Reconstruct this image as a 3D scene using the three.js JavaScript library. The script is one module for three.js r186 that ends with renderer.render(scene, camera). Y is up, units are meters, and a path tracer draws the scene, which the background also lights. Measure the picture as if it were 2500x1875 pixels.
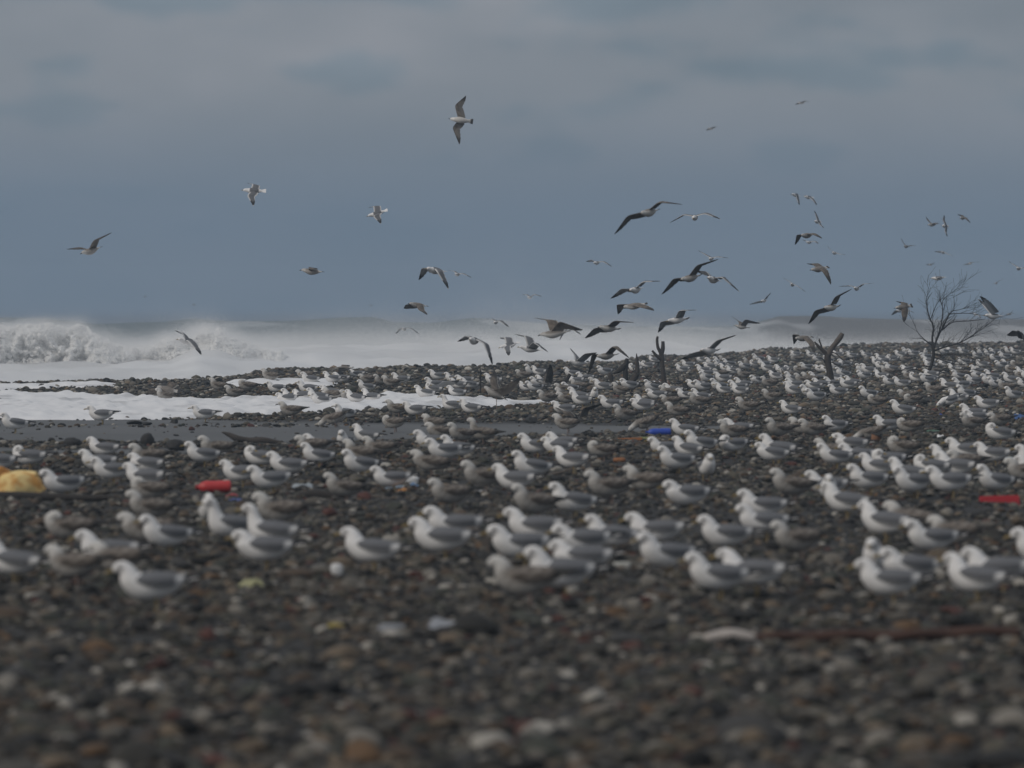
import * as THREE from 'three';
import { mergeGeometries, mergeVertices } from 'three/addons/utils/BufferGeometryUtils.js';

// ---------------------------------------------------------------- camera, sky, sun, exposure
const EYE = 1.95, FPX = 10880, HORIZON = 770;            // eye height; focal length and horizon row of the 2500 x 1875 photograph
const scene = new THREE.Scene();
const camera = new THREE.PerspectiveCamera(2 * Math.atan(937.5 / FPX) * 180 / Math.PI, 4 / 3, 0.5, 6000);
const PITCH = Math.atan((937.5 - HORIZON) / FPX);
camera.position.set(0, EYE, 0);
camera.rotation.x = -PITCH;
camera.focus = 108;
camera.userData.fStop = 2.35;
const renderer = new THREE.WebGLRenderer({ antialias: true });
renderer.toneMapping = THREE.LinearToneMapping;
renderer.toneMappingExposure = 1.0;
renderer.shadowMap.enabled = true;
const sun = new THREE.DirectionalLight(0xfff6ea, 1.25);
sun.position.set(-110, 95, -10); sun.target.position.set(0, 0, -90);
sun.castShadow = true; sun.shadow.radius = 40; sun.shadow.mapSize.set(2048, 2048);
Object.assign(sun.shadow.camera, { left: -90, right: 90, top: 120, bottom: -120, near: 1, far: 500 });
scene.add(sun, sun.target);
scene.fog = new THREE.FogExp2(0xbacfe4, 0.0009);

// ---------------------------------------------------------------- small maths
function rng(seed) { let a = seed >>> 0; return () => { a = (a + 0x6D2B79F5) | 0; let t = Math.imul(a ^ (a >>> 15), 1 | a); t = (t + Math.imul(t ^ (t >>> 7), 61 | t)) ^ t; return ((t ^ (t >>> 14)) >>> 0) / 4294967296; }; }
const clamp = (x, a = 0, b = 1) => Math.min(b, Math.max(a, x));
const lerp = (a, b, t) => a + (b - a) * t;
const smooth = (a, b, x) => { const t = clamp((x - a) / (b - a)); return t * t * (3 - 2 * t); };
const HT = new Float32Array(65536); { const r = rng(7); for (let i = 0; i < 65536; i++) HT[i] = r(); }
const hash = (x, y, z) => HT[(Math.imul(x, 374761) + Math.imul(y, 668265) + Math.imul(z, 982451)) & 65535];
function noise(x, y, z = 0) {
  const xi = Math.floor(x), yi = Math.floor(y), zi = Math.floor(z);
  let fx = x - xi, fy = y - yi, fz = z - zi;
  fx = fx * fx * (3 - 2 * fx); fy = fy * fy * (3 - 2 * fy); fz = fz * fz * (3 - 2 * fz);
  const h = (a, b, c) => hash(xi + a, yi + b, zi + c);
  return lerp(lerp(lerp(h(0, 0, 0), h(1, 0, 0), fx), lerp(h(0, 1, 0), h(1, 1, 0), fx), fy), lerp(lerp(h(0, 0, 1), h(1, 0, 1), fx), lerp(h(0, 1, 1), h(1, 1, 1), fx), fy), fz);
}
function fbm(x, y, z = 0, n = 4) { let s = 0, a = 0.5, t = 0; for (let i = 0; i < n; i++) { s += a * noise(x, y, z); t += a; a *= 0.5; x = x * 2.03 + 11.3; y = y * 2.03 + 5.7; z = z * 2.03 + 3.1; } return s / t; }
function table(rows) { return x => { if (x <= rows[0][0]) return rows[0][1]; for (let i = 1; i < rows.length; i++) if (x <= rows[i][0]) { const [a, b] = rows[i - 1], [c, d] = rows[i]; return lerp(b, d, (x - a) / (c - a)); } return rows[rows.length - 1][1]; }; }
const V = (x, y, z) => new THREE.Vector3(x, y, z);
const CP = Math.cos(PITCH), SP = Math.sin(PITCH);
function project(x, y, z) { const ry = y - EYE, d = -ry * SP - z * CP, v = ry * CP - z * SP; return [1250 + FPX * x / d, 937.5 - FPX * v / d]; }
function unproject(px, py, dist) {                          // the place seen at a pixel of the photograph, dist metres away
  const a = (px - 1250) / FPX, b = (937.5 - py) / FPX, y = b * CP - SP, z = -b * SP - CP, k = dist / -z;
  return V(a * k, EYE + y * k, -dist);
}

// ---------------------------------------------------------------- the sky: a grey-blue overcast, brighter upwards
{
  const W = 4096, H = 2048, data = new Float32Array(W * H * 4);
  for (let j = 0; j < H; j++) {
    const el = (j + 0.5) / H * Math.PI - Math.PI / 2, se = Math.max(0, Math.sin(el)), deg = el * 180 / Math.PI;
    const up = (1 + 0.95 * se) * 1.05, grey = smooth(4, 25, deg);
    const warm = smooth(1.0, 3.1, deg);
    const c = el < 0 ? [0.10, 0.105, 0.11] : [lerp(lerp(0.131, 0.209, warm), 0.226, grey) * up, lerp(lerp(0.176, 0.230, warm), 0.234, grey) * up, lerp(lerp(0.233, 0.258, warm), 0.252, grey) * up];
    for (let i = 0; i < W; i++) {
      const az = i / W * Math.PI * 2, o = (j * W + i) * 4;
      let k = 1, g = 0;
      if (el > 0) {
        const x = Math.cos(az) * Math.cos(el), z = Math.sin(az) * Math.cos(el), yy = Math.sin(el);
        const n = fbm(x * 26 + 3, yy * 70 + 1, z * 26, 4) - 0.5;
        const m = fbm(x * 9 + 7, yy * 26 + 4, z * 9, 3) - 0.5;
        const amt = 0.28 + 0.72 * smooth(1.4, 3.4, deg);
        const p = smooth(0.53, 0.68, fbm(x * 30 + 15, yy * 110 + 2, z * 30 + 6, 5));
        k = 1 + amt * (0.34 * n + 0.30 * m - 0.13 * p) + 0.02 * amt;
        g = amt * (0.5 * n + 0.4 * m - 0.55 * p);
      }
      data[o] = c[0] * k * (1 + 0.22 * g); data[o + 1] = c[1] * k; data[o + 2] = c[2] * k * (1 - 0.10 * g); data[o + 3] = 1;
    }
  }
  const t = new THREE.DataTexture(data, W, H, THREE.RGBAFormat, THREE.FloatType);
  t.mapping = THREE.EquirectangularReflectionMapping; t.magFilter = t.minFilter = THREE.LinearFilter; t.needsUpdate = true;
  scene.background = t; scene.environment = t;
}

// ---------------------------------------------------------------- naming and labels
const taken = new Map();
function numbered(n) { const k = taken.get(n) || 0; taken.set(n, k + 1); return k ? `${n}_${String(k).padStart(3, '0')}` : n; }
function tag(o, label, category, group, kind) {
  if (label) o.userData.label = label;
  if (category) o.userData.category = category;
  if (group) o.userData.group = group;
  if (kind) o.userData.kind = kind;
  return o;
}
const shade = o => { o.traverse(c => { if (c.isMesh) { c.castShadow = true; c.receiveShadow = true; } }); return o; };
function part(name, geo, mat, parent) { const m = new THREE.Mesh(geo, mat); m.name = name; parent.add(m); return m; }
function thing(name, label, category, pos, group) { const o = new THREE.Group(); o.name = numbered(name); if (pos) o.position.copy(pos); scene.add(o); return tag(o, label, category, group); }
const std = (o) => new THREE.MeshStandardMaterial({ roughness: 0.85, ...o });
const stoneMat = c => new THREE.MeshPhysicalMaterial({ color: c, roughness: 0.7, specularIntensity: 0.45 });
const rgb = (r, g, b) => new THREE.Color().setRGB(r, g, b);

// ---------------------------------------------------------------- the shape of the beach (u: bearing in photograph columns, d: metres away)
const COLS = [
  [0, table([[12, -.02], [40, 0], [60, .03], [66, .05], [69, -.02], [84, -.03], [100, 0], [108, .1], [114, .22], [120, 0], [130, -.9]])],
  [400, table([[12, -.02], [40, 0], [60, .03], [66, .06], [69.5, -.02], [84, -.02], [100, .02], [104, .1], [112, .24], [116, .265], [122, 0], [132, -.9]])],
  [700, table([[12, -.02], [40, 0], [62, .03], [66, .03], [70, -.02], [80, -.01], [84, .02], [98, .05], [106, .2], [118, .40], [126, .44], [133, .1], [143, -.9]])],
  [1000, table([[12, -.02], [40, 0], [62, .03], [68, .02], [72, -.02], [80, -.01], [84, .03], [98, .07], [110, .2], [125, .36], [135, .44], [145, .1], [155, -.9]])],
  [1300, table([[12, -.02], [40, 0], [62, .03], [70, .02], [73, -.02], [80, -.01], [84, .02], [100, .06], [115, .15], [135, .3], [150, .38], [160, .1], [172, -.9]])],
  [1600, table([[12, -.02], [40, 0], [62, .02], [73, .02], [75, -.01], [79, 0], [100, .08], [130, .2], [160, .3], [175, .34], [187, .1], [200, -.9]])],
  [1900, table([[12, -.02], [40, 0], [60, .02], [84, .05], [110, .1], [150, .28], [180, .42], [195, .48], [208, .1], [222, -.9]])],
  [2200, table([[12, -.02], [40, 0], [60, .02], [84, .05], [110, .12], [150, .35], [185, .58], [205, .67], [218, .2], [232, -.9]])],
];
function ground(x, z) {
  const d = -z, u = 1250 + FPX * x / d;
  let i = 0; while (i < COLS.length - 2 && u > COLS[i + 1][0]) i++;
  let t = clamp((u - COLS[i][0]) / (COLS[i + 1][0] - COLS[i][0])); t = t * t * (3 - 2 * t);
  let h = lerp(COLS[i][1](d), COLS[i + 1][1](d), t);
  const flat = sandy(u, d, 0);
  h += (1 - flat) * ((fbm(x * 0.35 + 40, z * 0.22, 0, 3) - 0.5) * 0.10 + (noise(x * 1.6, z * 1.1, 5) - 0.5) * 0.03);
  return h;
}
const sandNear = table([[0, 67.5], [300, 68.2], [600, 68.4], [900, 70], [1200, 72.5], [1500, 74.5], [1700, 75.6], [1880, 77.5]]);
const sandFar = table([[0, 84.4], [500, 84.4], [640, 81.5], [900, 80.5], [1300, 80.2], [1600, 79.2], [1880, 77.5]]);
function sandy(u, d, w = 1) {
  const k = w * (noise(u * 0.02, d * 0.6, 2) - 0.5) * 1.6;
  let s = smooth(-0.3, 0.6, Math.min(d - sandNear(u) - k, sandFar(u) + k * 0.5 - d));
  if (u < 520) s = Math.max(s, smooth(0, 0.5, Math.min(d - 61.2 - k, 63.6 + k - d)) * smooth(520, 440, u));
  return s;
}

function polarSheet(u0, u1, nu, d0, d1, nd, height, colour, lin) {
  const pos = [], col = [], idx = [];
  for (let j = 0; j <= nd; j++) {
    const d = lin ? lerp(d0, d1, j / nd) : d0 * Math.pow(d1 / d0, j / nd);
    for (let i = 0; i <= nu; i++) {
      const u = lerp(u0, u1, i / nu), x = (u - 1250) * d / FPX;
      pos.push(x, height(x, -d, u, d), -d); col.push(...colour(x, -d, u, d));
    }
  }
  for (let j = 0; j < nd; j++) for (let i = 0; i < nu; i++) { const a = j * (nu + 1) + i, b = a + nu + 1; idx.push(a, a + 1, b, b, a + 1, b + 1); }
  const g = new THREE.BufferGeometry();
  g.setAttribute('position', new THREE.Float32BufferAttribute(pos, 3));
  g.setAttribute('color', new THREE.Float32BufferAttribute(col, 3));
  g.setIndex(idx); g.computeVertexNormals();
  return g;
}

// ---------------------------------------------------------------- beach: gravel sheet, wet sand, stones
const beach = new THREE.Group(); beach.name = 'beach'; beach.userData.kind = 'structure'; scene.add(beach);
const sheet = part('gravel_sheet', polarSheet(-3000, 5500, 640, 9, 240, 250, (x, z) => ground(x, z), (x, z, u, d) => {
  const s = sandy(u, d), n = fbm(x * 3, z * 2, 1, 3), w = fbm(x * 0.4, z * 0.3, 8, 2);
  const g = 0.016 + 0.024 * n;
  const sd = 0.126 + 0.018 * (n - 0.5) + 0.03 * (w - 0.5);
  return [lerp(g * 1.06, sd * 0.98, s), lerp(g, sd, s), lerp(g * 0.93, sd * 1.02, s)];
}), new THREE.MeshPhysicalMaterial({ vertexColors: true, roughness: 0.8, specularIntensity: 0.4 }), beach);

function pebbleShape(seed, detail, fl) {
  let g = mergeVertices(new THREE.IcosahedronGeometry(1, detail).deleteAttribute('uv').deleteAttribute('normal'), 1e-4);
  const p = g.attributes.position, r = rng(seed), ax = 0.85 + r() * 0.4, az = 0.7 + r() * 0.3;
  const cuts = []; for (let i = 0; i < 8; i++) cuts.push([V(r() - .5, r() - .5, r() - .5).normalize(), 0.55 + 0.32 * r()]);
  const v = V(0, 0, 0);
  for (let i = 0; i < p.count; i++) {
    v.fromBufferAttribute(p, i);
    for (const [n, k] of cuts) { const q = v.dot(n); if (q > k) v.addScaledVector(n, (k - q) * 0.85); }
    v.multiplyScalar(0.86 + 0.3 * noise(v.x * 1.6 + seed * 3, v.y * 1.6, v.z * 1.6 + 9));
    p.setXYZ(i, v.x * ax, v.y * fl, v.z * az);
  }
  g.computeVertexNormals(); return g;
}
const STONES = [[.046, .043, .037], [.072, .065, .055], [.025, .024, .022], [.115, .104, .087], [.074, .053, .037], [.140, .108, .076], [.050, .052, .042], [.052, .051, .050], [.190, .174, .150], [.33, .31, .275], [.082, .035, .027], [.12, .073, .040], [.080, .071, .053], [.013, .0125, .012]];
const STONE_W = [12, 12, 11, 11, 11, 6, 8, 6, 8, 3.4, 2.2, 1.6, 9, 13];
function pickStone(r) { let t = r() * STONE_W.reduce((a, b) => a + b); for (let i = 0; i < STONES.length; i++) { t -= STONE_W[i]; if (t < 0) return i; } return 0; }
const inFoam = [];                                         // filled below: tests of where the foam lies
const foamNear = table([[0, 84.6], [300, 84.5], [650, 86], [1000, 90], [1200, 93], [1370, 95.6]]);
const foamFar = table([[-100, 106.5], [60, 106], [180, 104], [300, 102.5], [700, 98.5], [1000, 100], [1200, 98.5], [1370, 96.2]]);
{
  const shapes = [0, 1, 2, 3].map(k => pebbleShape(11 + k, 2, [0.6, 0.5, 0.72, 0.42][k]));
  const rough = [4, 5, 6].map(k => pebbleShape(11 + k, 1, [0.6, 0.5, 0.7][k - 4]));
  const r = rng(99), buckets = shapes.map(() => []), far = rough.map(() => []), big = [];
  const bands = [[13, 22, 80, .036, .072], [13, 22, 110, .014, .030], [22, 36, 74, .030, .060], [22, 36, 90, .016, .030], [36, 58, 80, .030, .048], [58, 84, 56, .03, .052], [84, 130, 26, .045, .065], [130, 236, 11, .06, .085]];
  for (const [d0, d1, per, ra, rb] of bands) {
    const n = Math.round(per * (0.5 * (3400 / FPX) * (d1 * d1 - d0 * d0) + 7 * (d1 - d0))), wide = q => 3400 + 7 * FPX / q;
    for (let i = 0; i < n; i++) {
      let d; do d = lerp(d0, d1, r()); while (r() * wide(d1) * d1 > wide(d) * d);
      const u = 1250 + (r() - 0.5) * wide(d), x = (u - 1250) * d / FPX, z = -d;
      let size = lerp(ra, rb, r()) * (0.55 + 0.9 * Math.pow(r(), 2.2));
      if (r() < 0.055) size *= 1.7;
      const s = sandy(u, d);
      if (s > 0.4) { const strip = u < 900 ? smooth(1.6, 0, Math.abs(d - (79.6 + 1.2 * (noise(u * .01, 3) - .5)))) * (0.25 + 0.9 * noise(u * 0.012, 8, 1)) : 0; if (r() > 0.014 + 0.62 * strip) continue; size *= 0.8 + 0.9 * r() * strip; }
      if (u < 1370 && d > foamNear(u) + 0.4 && d < foamFar(u) - 0.6 && r() > 0.02) continue;
      const patchy = noise(x * 0.45 + 3, z * 0.2, 4);
      if (r() > 0.45 + patchy * 0.9) continue;
      const far_ = d > 84, k = Math.floor(r() * (far_ ? rough.length : shapes.length));
      let c = pickStone(r);
      if (d > 84 && (c === 10 || c === 11) && u < 1500) c = 0;
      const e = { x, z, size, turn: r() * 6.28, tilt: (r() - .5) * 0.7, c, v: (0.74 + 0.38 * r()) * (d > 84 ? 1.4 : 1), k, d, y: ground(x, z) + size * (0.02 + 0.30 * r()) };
      (far_ ? far : buckets)[k].push(e);
      if (u > 0 && u < 2500 && d > 17) big.push([size / d, e, far_]);
    }
  }
  // the 300 stones that show largest are pieces of their own
  big.sort((a, b) => b[0] - a[0]);
  const mats = STONES.map(c => stoneMat(rgb(...c)));
  for (const [, e, far_] of big.slice(0, 300)) {
    e.own = true;
    const m = part('stone', (far_ ? rough : shapes)[e.k], mats[e.c], beach);
    m.name = numbered('stone'); m.position.set(e.x, e.y, e.z); m.rotation.set(e.tilt, e.turn, e.tilt * 0.6); m.scale.setScalar(e.size);
  }
  const M = new THREE.Matrix4(), Q = new THREE.Quaternion(), E = new THREE.Euler(), C = new THREE.Color();
  const fill = (list, geo) => {
    list = list.filter(e => !e.own);
    const im = new THREE.InstancedMesh(geo, pebbleMat, list.length); im.name = numbered('pebbles'); im.userData.kind = 'stuff';
    list.forEach((e, i) => {
      Q.setFromEuler(E.set(e.tilt, e.turn, e.tilt * 0.6));
      im.setMatrixAt(i, M.compose(V(e.x, e.y, e.z), Q, V(e.size, e.size, e.size)));
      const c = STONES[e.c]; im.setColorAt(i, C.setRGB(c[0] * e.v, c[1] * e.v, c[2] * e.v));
    });
    beach.add(im);
  };
  const pebbleMat = stoneMat(rgb(1, 1, 1));
  buckets.forEach((b, k) => fill(b, shapes[k])); far.forEach((b, k) => fill(b, rough[k]));
}

// ---------------------------------------------------------------- sea: swell behind, white water in front, spray
const whiteTop = table([[-900, 805], [0, 850], [120, 850], [260, 856], [330, 852], [420, 838], [480, 808], [530, 812], [590, 836], [800, 836], [1000, 834], [1200, 822], [1400, 820], [1600, 828], [1800, 842], [2000, 854], [2300, 852], [3400, 856]]);
const swellTop = table([[-900, 780], [0, 775], [110, 778], [230, 790], [330, 787], [400, 785], [470, 778], [560, 784], [700, 783], [850, 775], [910, 774], [960, 788], [1050, 790], [1150, 778], [1250, 786], [1500, 797], [1790, 798], [1850, 786], [1900, 773], [2000, 772], [2100, 777], [2300, 780], [2450, 778], [3400, 780]]);
{
  const sea = (x, z, u, d) => {
    let h = -0.9 + 0.25 * (fbm(x * 0.15, z * 0.12, 3, 3) - 0.5) * smooth(105, 140, d);
    const lump = (fbm(x * 0.35, z * 0.22, 6, 4) - 0.5);
    const wTop = EYE - (whiteTop(u) + 15 - HORIZON) * 235 / FPX;
    h = Math.max(h, lerp(-0.9, wTop, smooth(150, 232, d)) * (d < 240 ? 1 : 1) - (d > 236 ? (d - 236) * 0.05 : 0) + lump * 0.9 * smooth(130, 190, d) * smooth(330, 240, d) - smooth(240, 300, d) * 3);
    const sTop = EYE - (swellTop(u) - HORIZON) * 390 / FPX;
    const sw = (d < 390 ? smooth(310, 390, d) : 1 - smooth(390, 470, d));
    h = Math.max(h, lerp(-1.1, sTop, sw) + 0.25 * (fbm(x * 0.2, z * 0.1, 2, 3) - 0.5) * sw);
    if (d > 480) h = -0.9 + 0.7 * Math.sin(d * 0.045 + 2 * noise(x * 0.01, d * 0.004)) * smooth(480, 560, d);
    return h;
  };
  const colour = (x, z, u, d) => {
    const white = d < 205 ? 1 : smooth(-0.02, 0.10, fbm(x * 0.5, z * 0.35, 4, 3) - 0.36 + smooth(300, 245, d) * 0.6 - smooth(260, 320, d) * 0.2);
    const streak = d > 300 && d < 470 ? smooth(0.60, 0.68, fbm(x * 0.22, z * 0.05, 9, 3)) * 0.35 : 0;
    const brown = smooth(1700, 1950, u);
    const w = Math.max(d > 300 ? 0 : white, streak);
    const deep = [lerp(.048, .105, brown), lerp(.082, .098, brown), lerp(.090, .092, brown)];
    const fw = 0.58 + 0.26 * fbm(x * 0.3, z * 0.2, 12, 4);
    return [lerp(deep[0], fw, w), lerp(deep[1], fw, w), lerp(deep[2], fw, w)];
  };
  const g = polarSheet(-1400, 3900, 400, 104, 1200, 280, sea, colour);
  const m = part('sea', g, std({ vertexColors: true, roughness: 0.5 }), scene); m.userData.kind = 'structure';
}
const crestLine = table([[-470, -0.9], [-380, 1.2], [-200, 1.42], [60, 1.42], [170, 1.38], [220, 1.05], [290, 0.45], [370, 0.55], [430, 0.92], [480, 1.20], [530, 1.12], [590, 0.55], [680, 0.15], [800, -0.9]]);
// the breaker: a dark face of water torn into clots of white
{
  const nu = 200, nv = 30, pos = [], idx = [];
  for (let j = 0; j <= nv; j++) for (let i = 0; i <= nu; i++) {
    const u = lerp(-470, 800, i / nu), v = j / nv, x = (u - 1250) * 207 / FPX, y = lerp(-1.05, crest(u, x) - 0.22, v);
    pos.push(x, y, -207 - v * v * 1.5 + torn(x, y) * 0.6);
  }
  for (let j = 0; j < nv; j++) for (let i = 0; i < nu; i++) { const a = j * (nu + 1) + i, b = a + nu + 1; idx.push(a, a + 1, b, b, a + 1, b + 1); }
  const g = new THREE.BufferGeometry(); g.setAttribute('position', new THREE.Float32BufferAttribute(pos, 3)); g.setIndex(idx); g.computeVertexNormals();
  const wave = new THREE.Group(); wave.name = 'breaking_wave'; wave.userData.kind = 'structure'; scene.add(wave);
  part('water_face', g, std({ color: rgb(.56, .555, .535), roughness: 0.6 }), wave);
  const r = rng(15), n = 70000, geo = new THREE.IcosahedronGeometry(1, 1);
  const im = new THREE.InstancedMesh(geo, std({ color: rgb(.80, .795, .78), roughness: 0.8 }), n); im.name = 'white_water'; im.userData.kind = 'stuff';
  const M = new THREE.Matrix4(), Q = new THREE.Quaternion(), E = new THREE.Euler();
  for (let i = 0; i < n;) {
    const u = -460 + 1250 * r(), x = (u - 1250) * 206 / FPX, v = r(), y = lerp(-1.0, crest(u, x), v);
    if (fbm(x * 1.1, y * 1.7, 5, 4) < lerp(0.42, 0.30, smooth(150, 400, u)) && r() < 0.9 && v < 0.93) continue;
    const s = (0.018 + 0.062 * Math.pow(r(), 2.5)) * lerp(1, 0.8, smooth(150, 400, u));
    im.setMatrixAt(i++, M.compose(V(x, y - s * 0.5, -206.2 - v * v * 1.5 + torn(x, y) * 1.1 + 0.25 * r()), Q.setFromEuler(E.set(r() * 6, r() * 6, r() * 6)), V(s * 1.4, s, s)));
  }
  wave.add(im);
}
function torn(x, y) { return 1.6 * (fbm(x * 0.5, y * 0.8, 2, 2) - 0.5) + 1.2 * (0.5 - Math.abs(fbm(x * 1.2, y * 1.5, 7, 3) - 0.5) * 3); }
function crest(u, x) { const c = crestLine(u), e = clamp((c + 0.8) / 2); return c + e * (0.85 * (fbm(x * 0.8, 3, 1, 4) - 0.5) + 0.30 * (noise(x * 4.1, 9) - 0.5)); }
// spray: every copy is a puff of fine drops
{
  const r = rng(5), n = 134000, drops = [], gauss = () => (r() + r() + r() - 1.5) * 0.62;
  for (let i = 0; i < 44; i++) { const g = new THREE.TetrahedronGeometry(0.0042 + 0.003 * r()); g.rotateX(r() * 6); g.rotateY(r() * 6); g.translate(gauss() * 1.4, gauss(), gauss() * 1.4); drops.push(g); }
  const geo = mergeGeometries(drops);
  const im = new THREE.InstancedMesh(geo, std({ color: rgb(.86, .86, .86), roughness: 0.8 }), n);
  im.name = 'spray'; im.userData.kind = 'stuff';
  const M = new THREE.Matrix4(), Q = new THREE.Quaternion(), E = new THREE.Euler();
  for (let i = 0; i < n;) {
    let u, y, d, s;
    if (i < 32000) {                                         // thrown up over the breaker
      u = -380 + 1130 * r(); d = 203 + 6 * r();
      const x = (u - 1250) * d / FPX, e = smooth(-380, -300, u) * smooth(740, 600, u);
      if (r() > e) continue;
      y = crest(u, x) - 0.14 + (-Math.log(1 - r() * 0.97)) * 0.15 * (0.1 + 3.4 * Math.pow(fbm(x * 1.9, 7, 2, 3), 2.5)); s = 0.55 + 0.4 * r();
      if (r() < 0.42) { y = lerp(-0.9, crest(u, x), Math.sqrt(r())); d = 200 + 5 * r(); s = 0.9; }
    } else {                                                // mist standing over the white water
      u = -400 + 3500 * r(); d = 212 + 70 * r();
      const x = (u - 1250) * d / FPX, top = EYE - (whiteTop(u) - HORIZON) * 235 / FPX;
      const puff = fbm(x * 0.14, d * 0.05, 3, 3), k = lerp(1, 0.75, smooth(1500, 2100, u)), over = smooth(1050, 1300, u) * smooth(2000, 1700, u);
      y = top - 0.50 + (-Math.log(1 - r() * 0.985)) * 0.56 * (puff * puff * 2.6 + 0.25) * k * lerp(1, 1.4, over);
      s = 0.8 + 0.5 * r();
    }
    im.setMatrixAt(i++, M.compose(V((u - 1250) * d / FPX, y, -d), Q.setFromEuler(E.set((r() - .5) * .6, r() * 6, (r() - .5) * .6)), V(s, s * (i < 32000 ? 0.7 : 0.8), s)));
  }
  scene.add(im);
}

// ---------------------------------------------------------------- froth washed up on the shingle
function froth(u0, u1, near, far, tall, seed, nd = 70) {
  const nu = Math.round((u1 - u0) / 5);
  const dA = Math.min(near(u0), near(u1), near((u0 + u1) / 2)) - 1.5, dB = Math.max(far(u0), far(u1), far((u0 + u1) / 2)) + 1.5;
  const g = polarSheet(u0, u1, nu, dA, dB, nd, (x, z, u, d) => {
    const wob = 1.2 * (noise(x * 0.8, seed, 1) - 0.5), inn = Math.min(d - near(u) - wob * 0.6, far(u) + wob - d);
    const side = Math.min(u - u0, u1 - u) / 40;
    const e = smooth(-0.3, 0.55, Math.min(inn, side * 0.5));
    const lump = fbm(x * 2.2, z * 1.1, seed, 3), fine = noise(x * 7, z * 5, seed + 3);
    return ground(x, z) - 0.10 + e * (0.10 + tall * (0.25 + 1.15 * lump * lump + 0.10 * fine));
  }, (x, z) => { const n = fbm(x * 1.2, z * 0.9, seed + 9, 4), p = smooth(0.62, 0.74, n); return [lerp(.76, .54, p), lerp(.76, .54, p), lerp(.77, .55, p)]; }, true);
  const m = part('sea_foam', g, std({ vertexColors: true, roughness: 0.75 }), scene); m.name = numbered('sea_foam'); m.userData.kind = 'stuff';
  m.userData.label = ['thick band of white froth washed across the sand', 'small tongue of froth on the ridge', 'thin pool of froth behind the standing gulls', 'thin pool of froth near the bare shrub', 'thin streak of froth lying along the low cobble bar'][Math.min(4, (taken.get('sea_foam') || 1) - 1)];
}
froth(-500, 1385, foamNear, foamFar, 0.15, 4, 110);
froth(540, 835, () => 108.6, () => 112.4, 0.12, 17, 24);
froth(1480, 1660, () => 117.5, () => 120.5, 0.05, 23, 16);
froth(1880, 2140, () => 118.5, () => 121.5, 0.05, 31, 16);
froth(-500, 300, u => 109.2 + 1.2 * noise(u * 0.02, 4), u => 111.6 + 1.5 * noise(u * 0.015, 9), 0.10, 37, 24);

// ---------------------------------------------------------------- gulls: bodies lofted along a spine from tail to bill
function catmull(rows, per) {
  const out = [];
  for (let i = 0; i < rows.length - 1; i++) {
    const p = [rows[Math.max(0, i - 1)], rows[i], rows[i + 1], rows[Math.min(rows.length - 1, i + 2)]];
    for (let k = 0; k < per; k++) {
      const t = k / per, t2 = t * t, t3 = t2 * t;
      out.push(p[1].map((_, c) => 0.5 * (2 * p[1][c] + (p[2][c] - p[0][c]) * t + (2 * p[0][c] - 5 * p[1][c] + 4 * p[2][c] - p[3][c]) * t2 + (3 * p[1][c] - p[0][c] - 3 * p[2][c] + p[3][c]) * t3)));
    }
  }
  out.push(rows[rows.length - 1].slice()); return out;
}
function loft(rows, colour, seg = 12, per = 2) {             // rows: x, y, z, half width, half height up, half height down; first row is the tail
  const st = catmull(rows, per), n = st.length, P = st.map(s => V(s[0], s[1], s[2]));
  const pos = [], col = [], idx = [];
  let up = V(0, 1, 0), tPrev = null;
  for (let i = 0; i < n; i++) {
    const t = P[Math.min(n - 1, i + 1)].clone().sub(P[Math.max(0, i - 1)]).normalize();
    if (tPrev) up.applyQuaternion(new THREE.Quaternion().setFromUnitVectors(tPrev, t));
    up.addScaledVector(t, -up.dot(t)).normalize(); tPrev = t;
    const lat = up.clone().cross(t);
    for (let k = 0; k < seg; k++) {
      const a = k / seg * Math.PI * 2, s = Math.sin(a), c = Math.cos(a);
      const q = P[i].clone().addScaledVector(lat, c * Math.max(.0015, st[i][3])).addScaledVector(up, s * Math.max(.0015, s > 0 ? st[i][4] : st[i][5]));
      pos.push(q.x, q.y, q.z); col.push(...colour(i / (n - 1), q, s));
    }
  }
  for (let i = 0; i < n - 1; i++) for (let k = 0; k < seg; k++) { const a = i * seg + k, b = i * seg + (k + 1) % seg; idx.push(a, b, a + seg, b, b + seg, a + seg); }
  for (const [i, f] of [[0, 1], [n - 1, 0]]) {
    const c = pos.length / 3; pos.push(P[i].x, P[i].y, P[i].z); col.push(...colour(i / (n - 1), P[i], 0));
    for (let k = 0; k < seg; k++) { const a = i * seg + k, b = i * seg + (k + 1) % seg; f ? idx.push(c, b, a) : idx.push(c, a, b); }
  }
  const g = new THREE.BufferGeometry();
  g.setAttribute('position', new THREE.Float32BufferAttribute(pos, 3)); g.setAttribute('color', new THREE.Float32BufferAttribute(col, 3));
  g.setIndex(idx); g.computeVertexNormals(); return g;
}
const WHITE = [.76, .745, .73], GREY = [.128, .131, .140], BLACK = [.022, .022, .024];
const mixc = (a, b, t) => [lerp(a[0], b[0], t), lerp(a[1], b[1], t), lerp(a[2], b[2], t)];
const featherMat = std({ vertexColors: true, roughness: 0.85, side: THREE.DoubleSide });
const billYellow = std({ color: rgb(.27, .19, .06), roughness: 0.55 }), billDark = std({ color: rgb(.05, .045, .04), roughness: 0.5 });
const eyeMat = std({ color: rgb(.02, .02, .02), roughness: 0.3 });
const legYellow = std({ color: rgb(.30, .22, .10), roughness: 0.6 }), legPink = std({ color: rgb(.24, .17, .14), roughness: 0.6 });

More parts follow.
